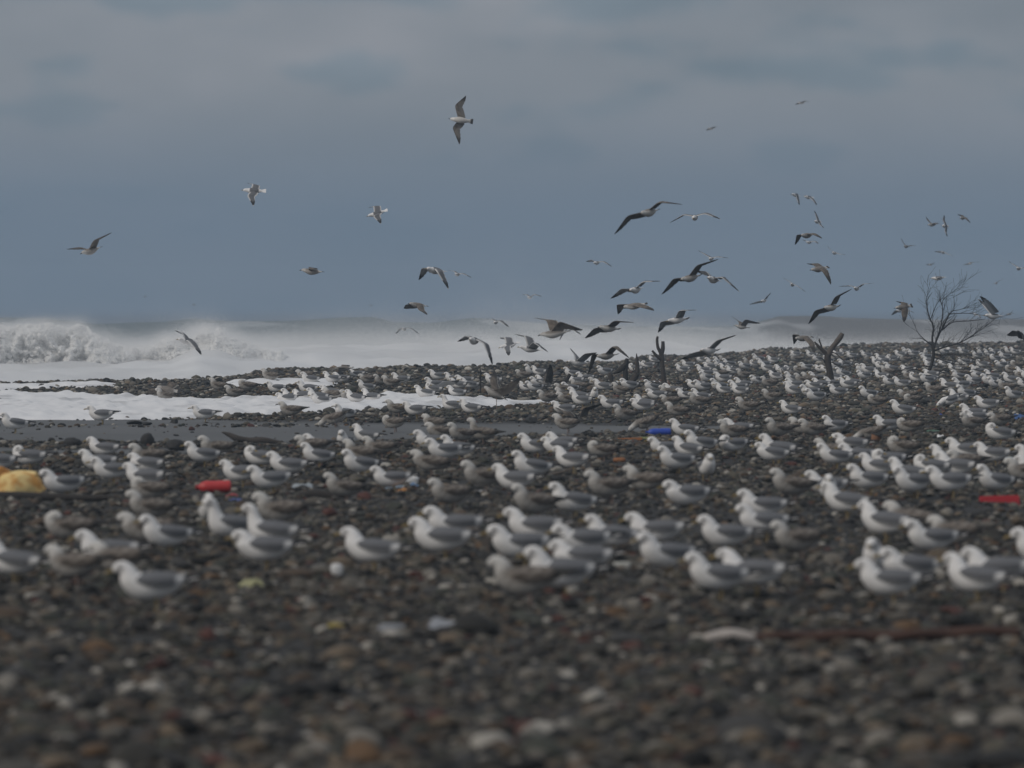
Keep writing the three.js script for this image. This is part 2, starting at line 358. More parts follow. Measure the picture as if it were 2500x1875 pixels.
const BODY = [[.27, .198, 0, .030, .003, .003], [.235, .194, 0, .032, .006, .006], [.188, .187, 0, .031, .017, .019], [.155, .181, 0, .042, .036, .040], [.11, .174, 0, .060, .054, .063], [.05, .169, 0, .075, .070, .080], [-.01, .170, 0, .081, .076, .089], [-.058, .182, 0, .076, .070, .083]];
const POSE = {
  n: { rows: [[-.098, .212, 0, .069, .063, .066], [-.110, .242, 0, .061, .056, .054], [-.122, .267, 0, .051, .047, .046], [-.146, .285, 0, .043, .042, .039], [-.175, .281, 0, .031, .031, .027], [-.195, .273, 0, .013, .012, .012]], bill: [-.192, .272, 0, 0, -.13], head: [-.150, .285, 0] },
  h: { rows: [[-.100, .204, 0, .069, .062, .065], [-.108, .226, 0, .061, .056, .055], [-.118, .245, 0, .051, .047, .046], [-.141, .258, 0, .043, .041, .039], [-.170, .253, 0, .031, .031, .027], [-.190, .245, 0, .013, .012, .012]], bill: [-.187, .244, 0, 0, -.16], head: [-.145, .258, 0] },
  t: { rows: [[-.088, .218, 0, .060, .056, .065], [-.104, .256, 0, .047, .044, .048], [-.113, .290, 0, .040, .037, .040], [-.124, .318, 0, .039, .037, .037], [-.148, .332, 0, .039, .039, .036], [-.175, .327, 0, .028, .028, .025], [-.193, .321, 0, .013, .012, .012]], bill: [-.190, .320, 0, 0, -.10], head: [-.150, .332, 0] },
  b: { rows: [[-.092, .202, 0, .066, .060, .066], [-.106, .222, 0, .056, .053, .054], [-.108, .244, .006, .047, .045, .046], [-.086, .258, .020, .041, .039, .039], [-.060, .251, .035, .029, .028, .028], [-.045, .244, .043, .013, .012, .012]], bill: [-.048, .244, .042, 2.6, -.25], head: [-.086, .258, .020] },
  f: { rows: [[-.100, .160, 0, .060, .056, .062], [-.140, .136, 0, .049, .046, .049], [-.170, .110, 0, .043, .041, .041], [-.197, .088, 0, .039, .038, .037], [-.219, .069, 0, .028, .028, .025], [-.231, .056, 0, .013, .012, .012]], bill: [-.229, .057, 0, 0, -.85], head: [-.197, .088, 0] },
};
const SINK = 0.022;                                          // feet settle among the stones
const brownAt = (q, f = 60) => 0.55 + 0.9 * noise(q.x * f, q.y * f * 1.3, q.z * f + 5);
function bodyColour(young, head) {
  return (s, q, side) => {
    if (young) {
      const pale = smooth(0.62, 0.80, s), b = brownAt(q, 55);
      let c = mixc([.15 * b + .03, .130 * b + .03, .112 * b + .028], [.56, .545, .52], pale * (0.62 + 0.28 * b) + (1 - pale) * 0.5 * b * smooth(0.3, -0.7, side));
      if (s < 0.10) c = mixc([.05, .045, .04], c, 0.1);
      return c;
    }
    const st = noise(q.x * 120, q.y * 90, q.z * 120), crown = smooth(0.70, 0.85, s), eye = head;
    const smudge = smooth(.026, .010, Math.hypot(q.x - eye[0] + .006, q.y - eye[1] - .006)) * smooth(.012, .022, Math.abs(q.z - eye[2]));
    return mixc(mixc(WHITE, [.42, .41, .40], crown * 0.35 * smooth(0.55, 0.8, st)), [.20, .19, .185], smudge * 0.75);
  };
}
const WING = [[-.082, .222, .200, .054, .066], [-.050, .243, .182, .030, .085], [0, .253, .164, .020, .094], [.05, .252, .156, .015, .092], [.10, .246, .155, .011, .080], [.15, .237, .163, .009, .060], [.20, .228, .180, .007, .037], [.25, .222, .197, .005, .020], [.31, .216, .209, .003, .007]];
function foldedWing(side, young) {
  const st = catmull(WING, 3), pos = [], col = [], idx = [], m = 7;
  for (const s of st) for (let ring = 0; ring < 2; ring++) for (let k = 0; k < m; k++) {
    const v = k / (m - 1), H = s[1] - s[2];
    const z = lerp(s[3], s[4], Math.sin(Math.min(1, v * 1.7) * Math.PI / 2)) * (v > 0.6 ? 1 - 0.10 * (v - 0.6) / 0.4 : 1) - ring * 0.014;
    const y = s[1] - H * (v * 0.75 + 0.25 * v * v) - ring * 0.003, x = s[0];
    pos.push(x, y, z * side);
    let c;
    if (young) {
      const b = brownAt(V(x, y, side), 70), sc = smooth(0.62, 0.75, noise(x * 90, y * 110, 3));
      c = mixc([.108 * b, .090 * b, .075 * b], [.30, .27, .24], sc * 0.6);
      if (x > .15) c = mixc(c, [.028, .026, .024], smooth(.15, .19, x));
    } else {
      c = GREY.map(g => g * (0.93 + 0.14 * noise(x * 40, y * 60, 2)));
      if (v > 0.86 && x < .16) c = mixc(c, WHITE, 0.7);
      const cres = smooth(.140, .155, x + 0.02 * (v - .5)) * smooth(.198, .184, x);
      c = mixc(c, WHITE, cres * 0.85 * smooth(0.15, 0.4, v));
      if (x > .188) { c = mixc(c, BLACK, smooth(.188, .204, x)); if (Math.abs(x - .262) < .005) c = mixc(c, WHITE, 0.6); }
    }
    col.push(...c);
  }
  const R = 2 * m, q = (a, b, c, d) => idx.push(a, b, c, b, d, c);
  for (let i = 0; i < st.length - 1; i++) {
    const o = i * R;
    for (let k = 0; k < m - 1; k++) { q(o + k, o + k + 1, o + R + k, o + R + k + 1); q(o + m + k + 1, o + m + k, o + R + m + k + 1, o + R + m + k); }
    q(o + m - 1, o + 2 * m - 1, o + R + m - 1, o + R + 2 * m - 1); q(o + m, o, o + R + m, o + R);
  }
  const g = new THREE.BufferGeometry();
  g.setAttribute('position', new THREE.Float32BufferAttribute(pos, 3)); g.setAttribute('color', new THREE.Float32BufferAttribute(col, 3));
  g.setIndex(idx); g.computeVertexNormals(); return g;
}
function tube(points, radii, seg = 6) {
  const pos = [], idx = [], n = points.length; let up = null, tp = null;
  for (let i = 0; i < n; i++) {
    const t = points[Math.min(n - 1, i + 1)].clone().sub(points[Math.max(0, i - 1)]).normalize();
    if (!up) { up = Math.abs(t.y) < 0.9 ? V(0, 1, 0) : V(1, 0, 0); } else up.applyQuaternion(new THREE.Quaternion().setFromUnitVectors(tp, t));
    up.addScaledVector(t, -up.dot(t)).normalize(); tp = t;
    const l = up.clone().cross(t);
    for (let k = 0; k < seg; k++) { const a = k / seg * 6.28318, p = points[i].clone().addScaledVector(l, Math.cos(a) * radii[i]).addScaledVector(up, Math.sin(a) * radii[i]); pos.push(p.x, p.y, p.z); }
  }
  for (let i = 0; i < n - 1; i++) for (let k = 0; k < seg; k++) { const a = i * seg + k, b = i * seg + (k + 1) % seg; idx.push(a, b, a + seg, b, b + seg, a + seg); }
  for (const [i, f] of [[0, 1], [n - 1, 0]]) { const c = pos.length / 3; pos.push(points[i].x, points[i].y, points[i].z); for (let k = 0; k < seg; k++) { const a = i * seg + k, b = i * seg + (k + 1) % seg; f ? idx.push(c, b, a) : idx.push(c, a, b); } }
  const g = new THREE.BufferGeometry(); g.setAttribute('position', new THREE.Float32BufferAttribute(pos, 3)); g.setIndex(idx); g.computeVertexNormals(); return g;
}
const billGeo = tube([V(.004, 0, 0), V(-.02, .001, 0), V(-.038, 0, 0), V(-.050, -.004, 0), V(-.056, -.011, 0)], [.0105, .0095, .0088, .0065, .002], 8);
billGeo.scale(0.88, 0.92, 0.70);
const eyeGeo = new THREE.SphereGeometry(.0058, 8, 6);
function legGeo(z, lift) {
  const a = tube([V(.03, .13, z), V(.026, .085, z), V(.036, .075, z), V(.026, .02, z), V(.020, .006, z)], [.016, .008, .0065, .0055, .006], 6);
  const f = new THREE.BufferGeometry();                    // webbed foot: three toes with skin between
  f.setAttribute('position', new THREE.Float32BufferAttribute([.024, .012, z, -.03, .003, z - .026, -.04, .003, z, -.03, .003, z + .026, .03, .001, z, -.03, .000, z - .026, -.04, .000, z, -.03, .000, z + .026], 3));
  f.setIndex([0, 2, 1, 0, 3, 2, 4, 5, 6, 4, 6, 7, 0, 1, 5, 0, 5, 4, 0, 7, 3, 0, 4, 7, 1, 2, 6, 1, 6, 5, 2, 3, 7, 2, 7, 6]); f.computeVertexNormals();
  return [a, f];
}
const LEGS = [legGeo(-.032), legGeo(.032)];
function makeGull(pose, young) {
  const o = new THREE.Group(), P = POSE[pose];
  const body = pose === 'f' ? BODY.map(r => [r[0], r[1] + r[0] * 0.34 - 0.004, r[2], r[3], r[4], r[5]]) : BODY;
  part('body', loft([...body, ...P.rows], bodyColour(young, P.head), 14, 3), featherMat, o);
  for (const s of [-1, 1]) {
    const w = foldedWing(s, young); if (pose === 'f') { w.rotateZ(0.33); w.translate(.05, -.006, 0); }
    part('wing', w, featherMat, o);
  }
  const b = part('bill', billGeo, young ? billDark : billYellow, o);
  b.position.set(P.bill[0], P.bill[1], P.bill[2]); b.rotation.set(0, P.bill[3], -P.bill[4], 'YXZ');
  for (const s of [-1, 1]) {
    const e = part('eye', eyeGeo, eyeMat, o); const a = P.bill[3];
    e.position.set(P.head[0] - .014 * Math.cos(a) + s * .033 * Math.sin(a), P.head[1] + .008, P.head[2] +   .014 * Math.sin(a) + s * .033 * Math.cos(a));
  }
  for (const [a, f] of LEGS) part('foot', f, young ? legPink : legYellow, part('leg', a, young ? legPink : legYellow, o));
  return o;
}
const PROTO = {}; for (const p of 'nhtbf') for (const y of ['A', 'J']) PROTO[p + y] = makeGull(p, y === 'J');

// heads of the gulls on the shingle, read off eight enlarged crops: column, row, pose, plumage
const CROPS = { R1: [0, 700], R2: [620, 700], R3: [1240, 700], R4: [1860, 700], R5: [0, 1000], R6: [620, 1000], R7: [1240, 1000], R8: [1860, 1000], F1: [60, 400], F2: [680, 200], F3: [1240, 440], F4: [1860, 440], F5: [940, 620] };
const HEADS = {
  R5: '1060,1330nA 1230,940nA 1060,905hJ 720,1060nA 830,1140hJ 460,1170nJ 470,900bJ 1750,800tA 1760,735cA 2090,840tA 2030,1070hA -90,1120nA 1110,720nJ 1170,600bJ 400,515nA 815,430nA 1100,470nA 1120,390hA 165,330bA -150,345nA 770,245nA 715,350nA 1135,300nJ 1590,300nA 1715,235nJ 2110,330bA 1910,450nA 2150,490nA',
  R6: '1040,490nA 770,370nA 775,285nJ 420,310nA 440,230hA 385,240hJ 155,370nA 735,190cA 850,150nA 955,240nJ 1390,190nA 1500,265nA 1600,255nA 1660,140nJ 1820,95tJ 1440,60hJ 1470,125hJ 1350,370hJ 1800,470nJ 2070,490nA 620,560nJ 1530,610nJ 60,740nJ 1515,840nA 1390,950nA 790,1040nA 2060,1000nA 2080,1290nJ',
  R7: '120,225nA 370,200nA 315,260hA 60,380nA 430,330nA 730,280bJ 1225,240nA 1390,100nA 1410,250nA 1520,210nA 1300,340nA 1050,155fJ 410,50nJ 1855,80nA 1800,112nJ 1850,230bA 2150,250nA 2110,310hA 1705,395cA 1030,500nJ 710,550nJ 1370,640hA 80,680nJ 385,660nA 50,870nA 1080,890nA 1670,940nA 2000,700nA 1990,830nA 450,1010hA 690,940nA 430,1150hA 1150,1080nA 220,1230nA 1560,1270nA 1850,1210nA',
  R8: '540,70nA 340,95nJ 60,90nJ 250,90hJ 980,60nA 800,235fJ 1190,80bJ 1700,50nJ 1735,20hA 1940,40hJ 1935,140bA 480,255nJ 500,310nA 30,240nA 700,300nA 640,235hA 1110,255bJ 1000,355bA 1450,320nA 1610,260nA 1840,290nA 2170,340nA 860,400nA 1100,440nA 1340,420bA 1510,385nA 1600,370hJ 1840,510nA 2110,430nJ 2190,400nA 110,530nJ 420,540nA 565,550cA 770,500nA 1160,520nA 1450,510nA 540,660nA 860,830nA 1070,825hJ 1270,960nA 1460,940hJ 150,980nJ 930,1120cA 1060,1235hA 870,1305nA 1790,1200nA 1590,1275nA 2200,1050nA',
  R1: '770,1020nA 1640,1015nA 20,1085nA 1330,870nJ 1780,790nJ 1915,840nJ 2040,800bJ',
  R2: '75,708nJ 375,708hJ 410,730nA 690,730nA 600,732nA 820,703hA 905,745hJ 1025,752nJ 1100,757nJ 1185,740nA 1500,706nA 1620,732nA 1720,750hA 1670,782nA 1755,777nA 1960,742nA 1465,775nA 1470,830bA 885,800nA 125,812nA 385,812nA 460,872nA 250,870nA 212,900hA 350,880hA 570,852hA 605,872hJ 500,905nA 740,882hJ 785,885nA 930,880nA 1370,845nA 1650,842nA 1595,915tA 1755,970nA 1135,965nJ 1290,985nA 690,1010nA 235,985nJ 575,1150fJ 1130,1095bJ',
  R3: '150,667nA 215,682nA 75,712hJ 485,692nA 600,727nA 540,792nJ 530,762hA 250,752nA 200,772hA 170,802nA 110,802nA 410,832hJ 470,822hA 690,780nJ 740,785nA 765,682hA 1040,660bA 1100,632hA 1150,630bA 1195,595hA 960,790hA 890,820nJ 275,885nJ 520,870nA 550,905nA 735,870cA 400,970nA 430,900hJ 410,868nJ 795,930nA 1080,930nA 1058,958hA 910,1020nJ 1350,985nJ 1310,922hJ 1440,865nA 1540,910nJ 1560,870nA 1190,872hA 1290,850hJ 1330,822nA 1160,800nA 1590,790nA 1530,790hA 1720,790nA 1760,822nA 1930,780nA 1900,830nA 1885,800nA 1430,660nA 1600,662nA 1480,622nA 1680,602nA 1820,612nA 1995,610nJ 2110,610nA 2140,650nA 1600,592hA 1790,592hJ 2070,572nA 1940,702nJ 2060,752hA 2150,770nJ 2170,880nJ 1950,950nJ',
  R4: '165,980nA 225,780nA 200,820nA 350,840nA 395,870nA 380,800hA 440,790hA 580,830nA 545,775nA 670,780nA 710,760nA 840,850nA 925,920bJ 1030,760nA 1125,770nA 960,710nA 630,690nA 1100,970nA 1170,872hJ 1240,910bJ 1395,820nJ 1340,740nA 1372,745hA 1520,790nA 1630,780nA 1740,750nA 1770,720hA 1590,880nA 1660,850nA 1500,990fA 1830,930nA 2060,860nA 1870,750nA 1920,770nA 1890,710nA 2000,800nJ 2160,780nA 2040,740nA 2150,690nA 2195,712nA 1700,1000nA 60,590nA 250,545hA 380,545nA 340,640nA 840,545nA 740,500hJ 930,605nA 985,600hA 800,660nA 845,660nA 1170,580nJ 1240,530nA 1130,545hA 1380,530cA 1660,520nA 1780,550nA 1820,525nA 2050,515nA 1930,525hA 1660,600hA 1580,660nA 1500,620hA 1650,690nJ 1610,710nA 2010,555nA 1040,655nA 1710,655nJ 1770,670nA 650,620hA 150,710hJ',
};
const MARKS = [['the yellow foam block', 45, 1165], ['the red bottle', 520, 1180], ['the dark driftwood log', 610, 1062], ['the blue bottle', 1610, 1055], ['the long red crate piece', 2440, 1220], ['the pale blue carton', 1712, 1200], ['the tall forked trunk', 2030, 910], ['the three-pronged dead trunk', 1622, 925], ['the leaning bare shrub', 2265, 900], ['the spiked root stump', 1545, 925], ['the terracotta pot', 2135, 1072], ['the blue and orange scraps', 980, 1195], ['the arched branch', 1140, 1320], ['the black bucket', 1677, 940], ['the blue bag', 2490, 1022], ['the reddish driftwood strip', 2150, 1560], ['the thin upright stick', 1172, 950], ['the big white cobble', 955, 1520], ['the red and blue scrap', 565, 1214]];
const ORD = ['first', 'second', 'third', 'fourth', 'fifth', 'sixth', 'seventh', 'eighth', 'ninth', 'tenth', 'eleventh', 'twelfth', 'thirteenth', 'fourteenth', 'fifteenth', 'sixteenth', 'seventeenth', 'eighteenth', 'nineteenth', 'twentieth'];
const LOOKS = { n: 'standing at rest', h: 'hunched down', t: 'stretching its neck up', b: 'turning its head back', f: 'bending to feed', c: 'facing the camera' };
{
  const r = rng(321), all = [], place = (px, py, pose, pl, crowd) => {
    const base = pose === 'c' ? 'n' : pose, hd = POSE[base].head, k = 1.05 + 0.14 * r();
    const yaw = pose === 'c' ? 1.25 + 0.5 * r() : (r() - 0.45) * 0.95;
    let lo = 0, ox = 0, oz = 0;
    for (let d = 16; d < 225; d += 0.1) {
      ox = (hd[0] * Math.cos(yaw) + hd[2] * Math.sin(yaw)) * k; oz = (-hd[0] * Math.sin(yaw) + hd[2] * Math.cos(yaw)) * k;
      const x = (px - 1250) * d / FPX, gx = x - ox, gz = -d - oz, q = project(x, ground(gx, gz) + (hd[1] - SINK) * k, -d);
      lo = d; if (q[1] <= py) break;
    }
    if (lo >= 224) return;
    const x = (px - 1250) * lo / FPX, gx = x - ox, gz = -lo - oz;
    all.push({ px, py, pose, base, pl, k, yaw, x: gx, y: ground(gx, gz) - SINK * k, z: gz, crowd });
  };
  for (const c in HEADS) for (const m of HEADS[c].matchAll(/(-?\d+),(-?\d+)(\w)(\w)/g)) place(CROPS[c][0] + m[1] / 3.456, CROPS[c][1] + m[2] / 3.456, m[3], m[4]);
  const crest = table([[1700, 868], [1900, 858], [2050, 848], [2200, 842], [2500, 842]]);
  for (let i = 0, n = 0; n < 58 && i < 4000; i++) {
    const px = 1690 + 800 * r(), py = lerp(crest(px) + 2, 916, Math.pow(r(), 0.9));
    if (all.some(a => Math.abs(a.px - px) < 13 && Math.abs(a.py - py) < 7)) continue;
    place(px, py, 'nnhnhb'[Math.floor(r() * 6)], r() < 0.24 ? 'J' : 'A', true); n++;
  }
  const near = new Map();
  for (const g of all) {
    if (g.crowd) continue;
    let best = null, bd = 1e9;
    for (const m of MARKS) { const q = Math.hypot(g.px - m[1], (g.py - m[2]) * 2.2); if (q < bd) { bd = q; best = m; } }
    const dx = g.px - best[1], dy = g.py + 12 - best[2];
    g.side = Math.abs(dx) > Math.abs(dy) * 2.6 ? (dx < 0 ? 'left of' : 'right of') : dy > 0 ? 'in front of' : 'behind';
    g.mark = best; g.dist = bd;
    const key = g.pl + g.pose + g.side + best[0]; if (!near.has(key)) near.set(key, []); near.get(key).push(g);
  }
  for (const l of near.values()) l.sort((a, b) => a.dist - b.dist).forEach((g, i) => { g.ord = l.length > 1 ? ORD[i] + ' ' : ''; });
  for (const g of all) {
    const young = g.pl === 'J', o = PROTO[g.base + g.pl].clone();
    o.name = numbered(young ? 'young_gull' : 'adult_gull');
    o.position.set(g.x, g.y, g.z); o.rotation.set((hash(g.px | 0, g.py | 0, 1) - .5) * .10, g.yaw, (hash(g.px | 0, g.py | 0, 2) - .5) * .16); o.scale.set(g.k * 1.07, g.k * (0.95 + 0.1 * hash(g.px | 0, g.py | 0, 3)), g.k);
    if (g.crowd) tag(o, young ? 'small brown gull in the distant crowd along the shingle crest' : 'small white-headed gull in the distant crowd along the shingle crest', 'gull', 'distant gulls along the shingle crest');
    else tag(o, `${g.ord}${young ? 'brown gull' : 'grey-backed gull'} ${LOOKS[g.pose]}, ${g.side} ${g.mark[0]}`, 'gull', young ? 'brown gulls on the shingle' : 'grey-backed gulls on the shingle');
    scene.add(o);
  }
}

// ---------------------------------------------------------------- gulls in the air: wings reconstructed joint by joint
const FLY = [[0.27, 0.005, 0.0, 0.0609, 0.0032, 0.0032], [0.225, 0.004, 0.0, 0.0525, 0.0063, 0.0063], [0.18, 0.001, 0.0, 0.0357, 0.0147, 0.0147], [0.145, 0.0, 0.0, 0.0365, 0.0296, 0.0319], [0.1, -0.003, 0.0, 0.0502, 0.0456, 0.0502], [0.04, -0.006, 0.0, 0.0661, 0.0593, 0.0684], [-0.03, -0.008, 0.0, 0.073, 0.0638, 0.0752], [-0.085, -0.004, 0.0, 0.0638, 0.057, 0.0661], [-0.13, 0.002, 0.0, 0.0479, 0.0456, 0.0502], [-0.165, 0.008, 0.0, 0.0388, 0.0388, 0.0399], [-0.195, 0.01, 0.0, 0.0342, 0.0342, 0.0331], [-0.219, 0.006, 0.0, 0.0251, 0.0239, 0.0228], [-0.233, 0.002, 0.0, 0.0137, 0.0125, 0.0125]];
const flyBody = {};
for (const k of ['A', 'S', 'J', 'D']) flyBody[k] = loft(FLY, (s, q, side) => {
  if (k === 'A') return side > 0.25 && q.x > -.1 && q.x < .1 ? mixc(WHITE, GREY, smooth(0.25, 0.5, side)) : WHITE;
  if (k === 'D') return [.035, .033, .031];
  const b = brownAt(q, 50), tail = smooth(.20, .215, q.x) ;
  let c = mixc([.13 * b + .02, .108 * b + .02, .090 * b + .02], [.58, .56, .53], (side < 0.15 ? (k === 'S' ? 0.9 : 0.5) : 0.12) + 0.55 * smooth(-.12, -.17, q.x));
  if (q.x > .13 && tail < 1) c = mixc(c, [.6, .58, .55], 0.7);
  return mixc(c, BLACK, tail * 0.9);
}, 12, 2);
function spreadWing(S, W, T, back, left, pl) {
  const d1 = W.clone().sub(S).normalize(), d2 = T.clone().sub(W).normalize(), fw = back.clone().negate();
  let n1 = left ? fw.clone().cross(d1) : d1.clone().cross(fw); if (n1.lengthSq() < 0.02) n1 = V(0, 1, 0); n1.normalize();
  const n2 = n1.clone().applyQuaternion(new THREE.Quaternion().setFromUnitVectors(d1, d2));
  const chordOf = (n, d) => (left ? n.clone().cross(d) : d.clone().cross(n)).normalize();
  let c1 = chordOf(n1, d1), c2 = chordOf(n2, d2); c1.lerp(back, 0.5).normalize(); c2.lerp(back, 0.28).normalize();
  if (!left) {                                             // the far wing is set with its trailing edge lowered
    for (const [c, d, n] of [[c1, d1, n1], [c2, d2, n2]]) if (Math.abs(n.z) < 0.45 && fw.z < 0.88) {
      const w = V(0, -1, 0); w.addScaledVector(d, -w.dot(d)); c.addScaledVector(w, 0.48); c.addScaledVector(d, -c.dot(d)).normalize(); n.copy(c).cross(d).normalize();
    }
  }
  const N = 16, M = 5, top = [], bot = [], ct = [], cb = [];
  const chord = table([[0, .185], [.2, .19], [.4, .175], [.55, .15], [.7, .12], [.85, .08], [.95, .04], [1, .006]]);
  for (let i = 0; i <= N; i++) {
    const t = i / N, k = smooth(0.30, 0.52, t);
    const A = S.clone().lerp(W, clamp(t / 0.41)), B = W.clone().lerp(T, clamp((t - 0.41) / 0.59));
    const p = t < 0.41 ? A : B; const rnd = 1 - smooth(0, 0.12, Math.abs(t - 0.41)); p.addScaledVector(S.clone().add(T).multiplyScalar(0.5).sub(W), rnd * 0.045);
    const c = c1.clone().lerp(c2, k).normalize(), n = n1.clone().lerp(n2, k).normalize();
    const L = chord(t) * (t > 0.5 && t < 0.97 ? (i % 2 ? 1.05 : 0.95) : 1);
    for (let j = 0; j <= M; j++) {
      const v = j / M, q = p.clone().addScaledVector(c, v * L - 0.012).addScaledVector(n, 0.10 * L * Math.sin(v * Math.PI) * (1 - t * 0.6));
      const th = 0.010 * (1 - t * 0.75) * (1 - v * 0.8) * Math.sin(Math.PI * Math.min(1, v * 2 + 0.25) * 0.5);
      top.push(q.clone().addScaledVector(n, th)); bot.push(q.clone().addScaledVector(n, -th - 0.0012));
      let a, b;
      const tip = smooth(0.74, 0.80, t + (v < 0.3 ? 0.05 : -0.03));
      if (pl === 'A') {
        a = mixc(GREY, WHITE, v > 0.85 && t < 0.75 || v < 0.08 && t < 0.8 ? 0.9 : 0); a = mixc(a, BLACK, tip); if (t > 0.965) a = WHITE;
        b = mixc([.50, .505, .515], [.26, .27, .285], v > 0.45 ? 0.75 : 0); b = mixc(b, BLACK, tip * 0.9);
      } else if (pl === 'D') { a = [.03, .03, .03]; b = [.05, .05, .05]; } else {
        const w = brownAt(V(t * 2.2, v, 1), 16);
        a = mixc([.125 * w, .104 * w, .086 * w], [.034, .031, .029], Math.max(smooth(0.55, 0.72, t), v > 0.6 ? 0.75 : 0)); if (v > 0.95 && t < .7) a = [.35, .32, .28];
        b = mixc([.17 * w, .150 * w, .130 * w], pl === 'S' ? [.15, .145, .14] : [.09, .084, .078], v > 0.4 ? 0.8 : 0); b = mixc(b, [.05, .046, .043], tip);
      }
      ct.push(a); cb.push(b);
    }
  }
  const pos = [], col = [], idx = [], R = M + 1;
  for (const [P, C] of [[top, ct], [bot, cb]]) for (let i = 0; i < P.length; i++) { pos.push(P[i].x, P[i].y, P[i].z); col.push(...C[i]); }
  const O = top.length;
  for (let i = 0; i < N; i++) for (let j = 0; j < M; j++) {
    const a = i * R + j, b = a + 1, c = a + R, d = c + 1, f = left;
    f ? idx.push(a, b, c, b, d, c, O + a, O + c, O + b, O + b, O + c, O + d) : idx.push(a, c, b, b, c, d, O + a, O + b, O + c, O + b, O + d, O + c);
  }
  for (let i = 0; i < N; i++) for (const j of [0, M]) { const a = i * R + j, c = a + R; idx.push(a, c, O + a, c, O + c, O + a); }
  const g = new THREE.BufferGeometry();
  g.setAttribute('position', new THREE.Float32BufferAttribute(pos, 3)); g.setAttribute('color', new THREE.Float32BufferAttribute(col, 3));
  g.setIndex(idx); g.computeVertexNormals(); return g;
}
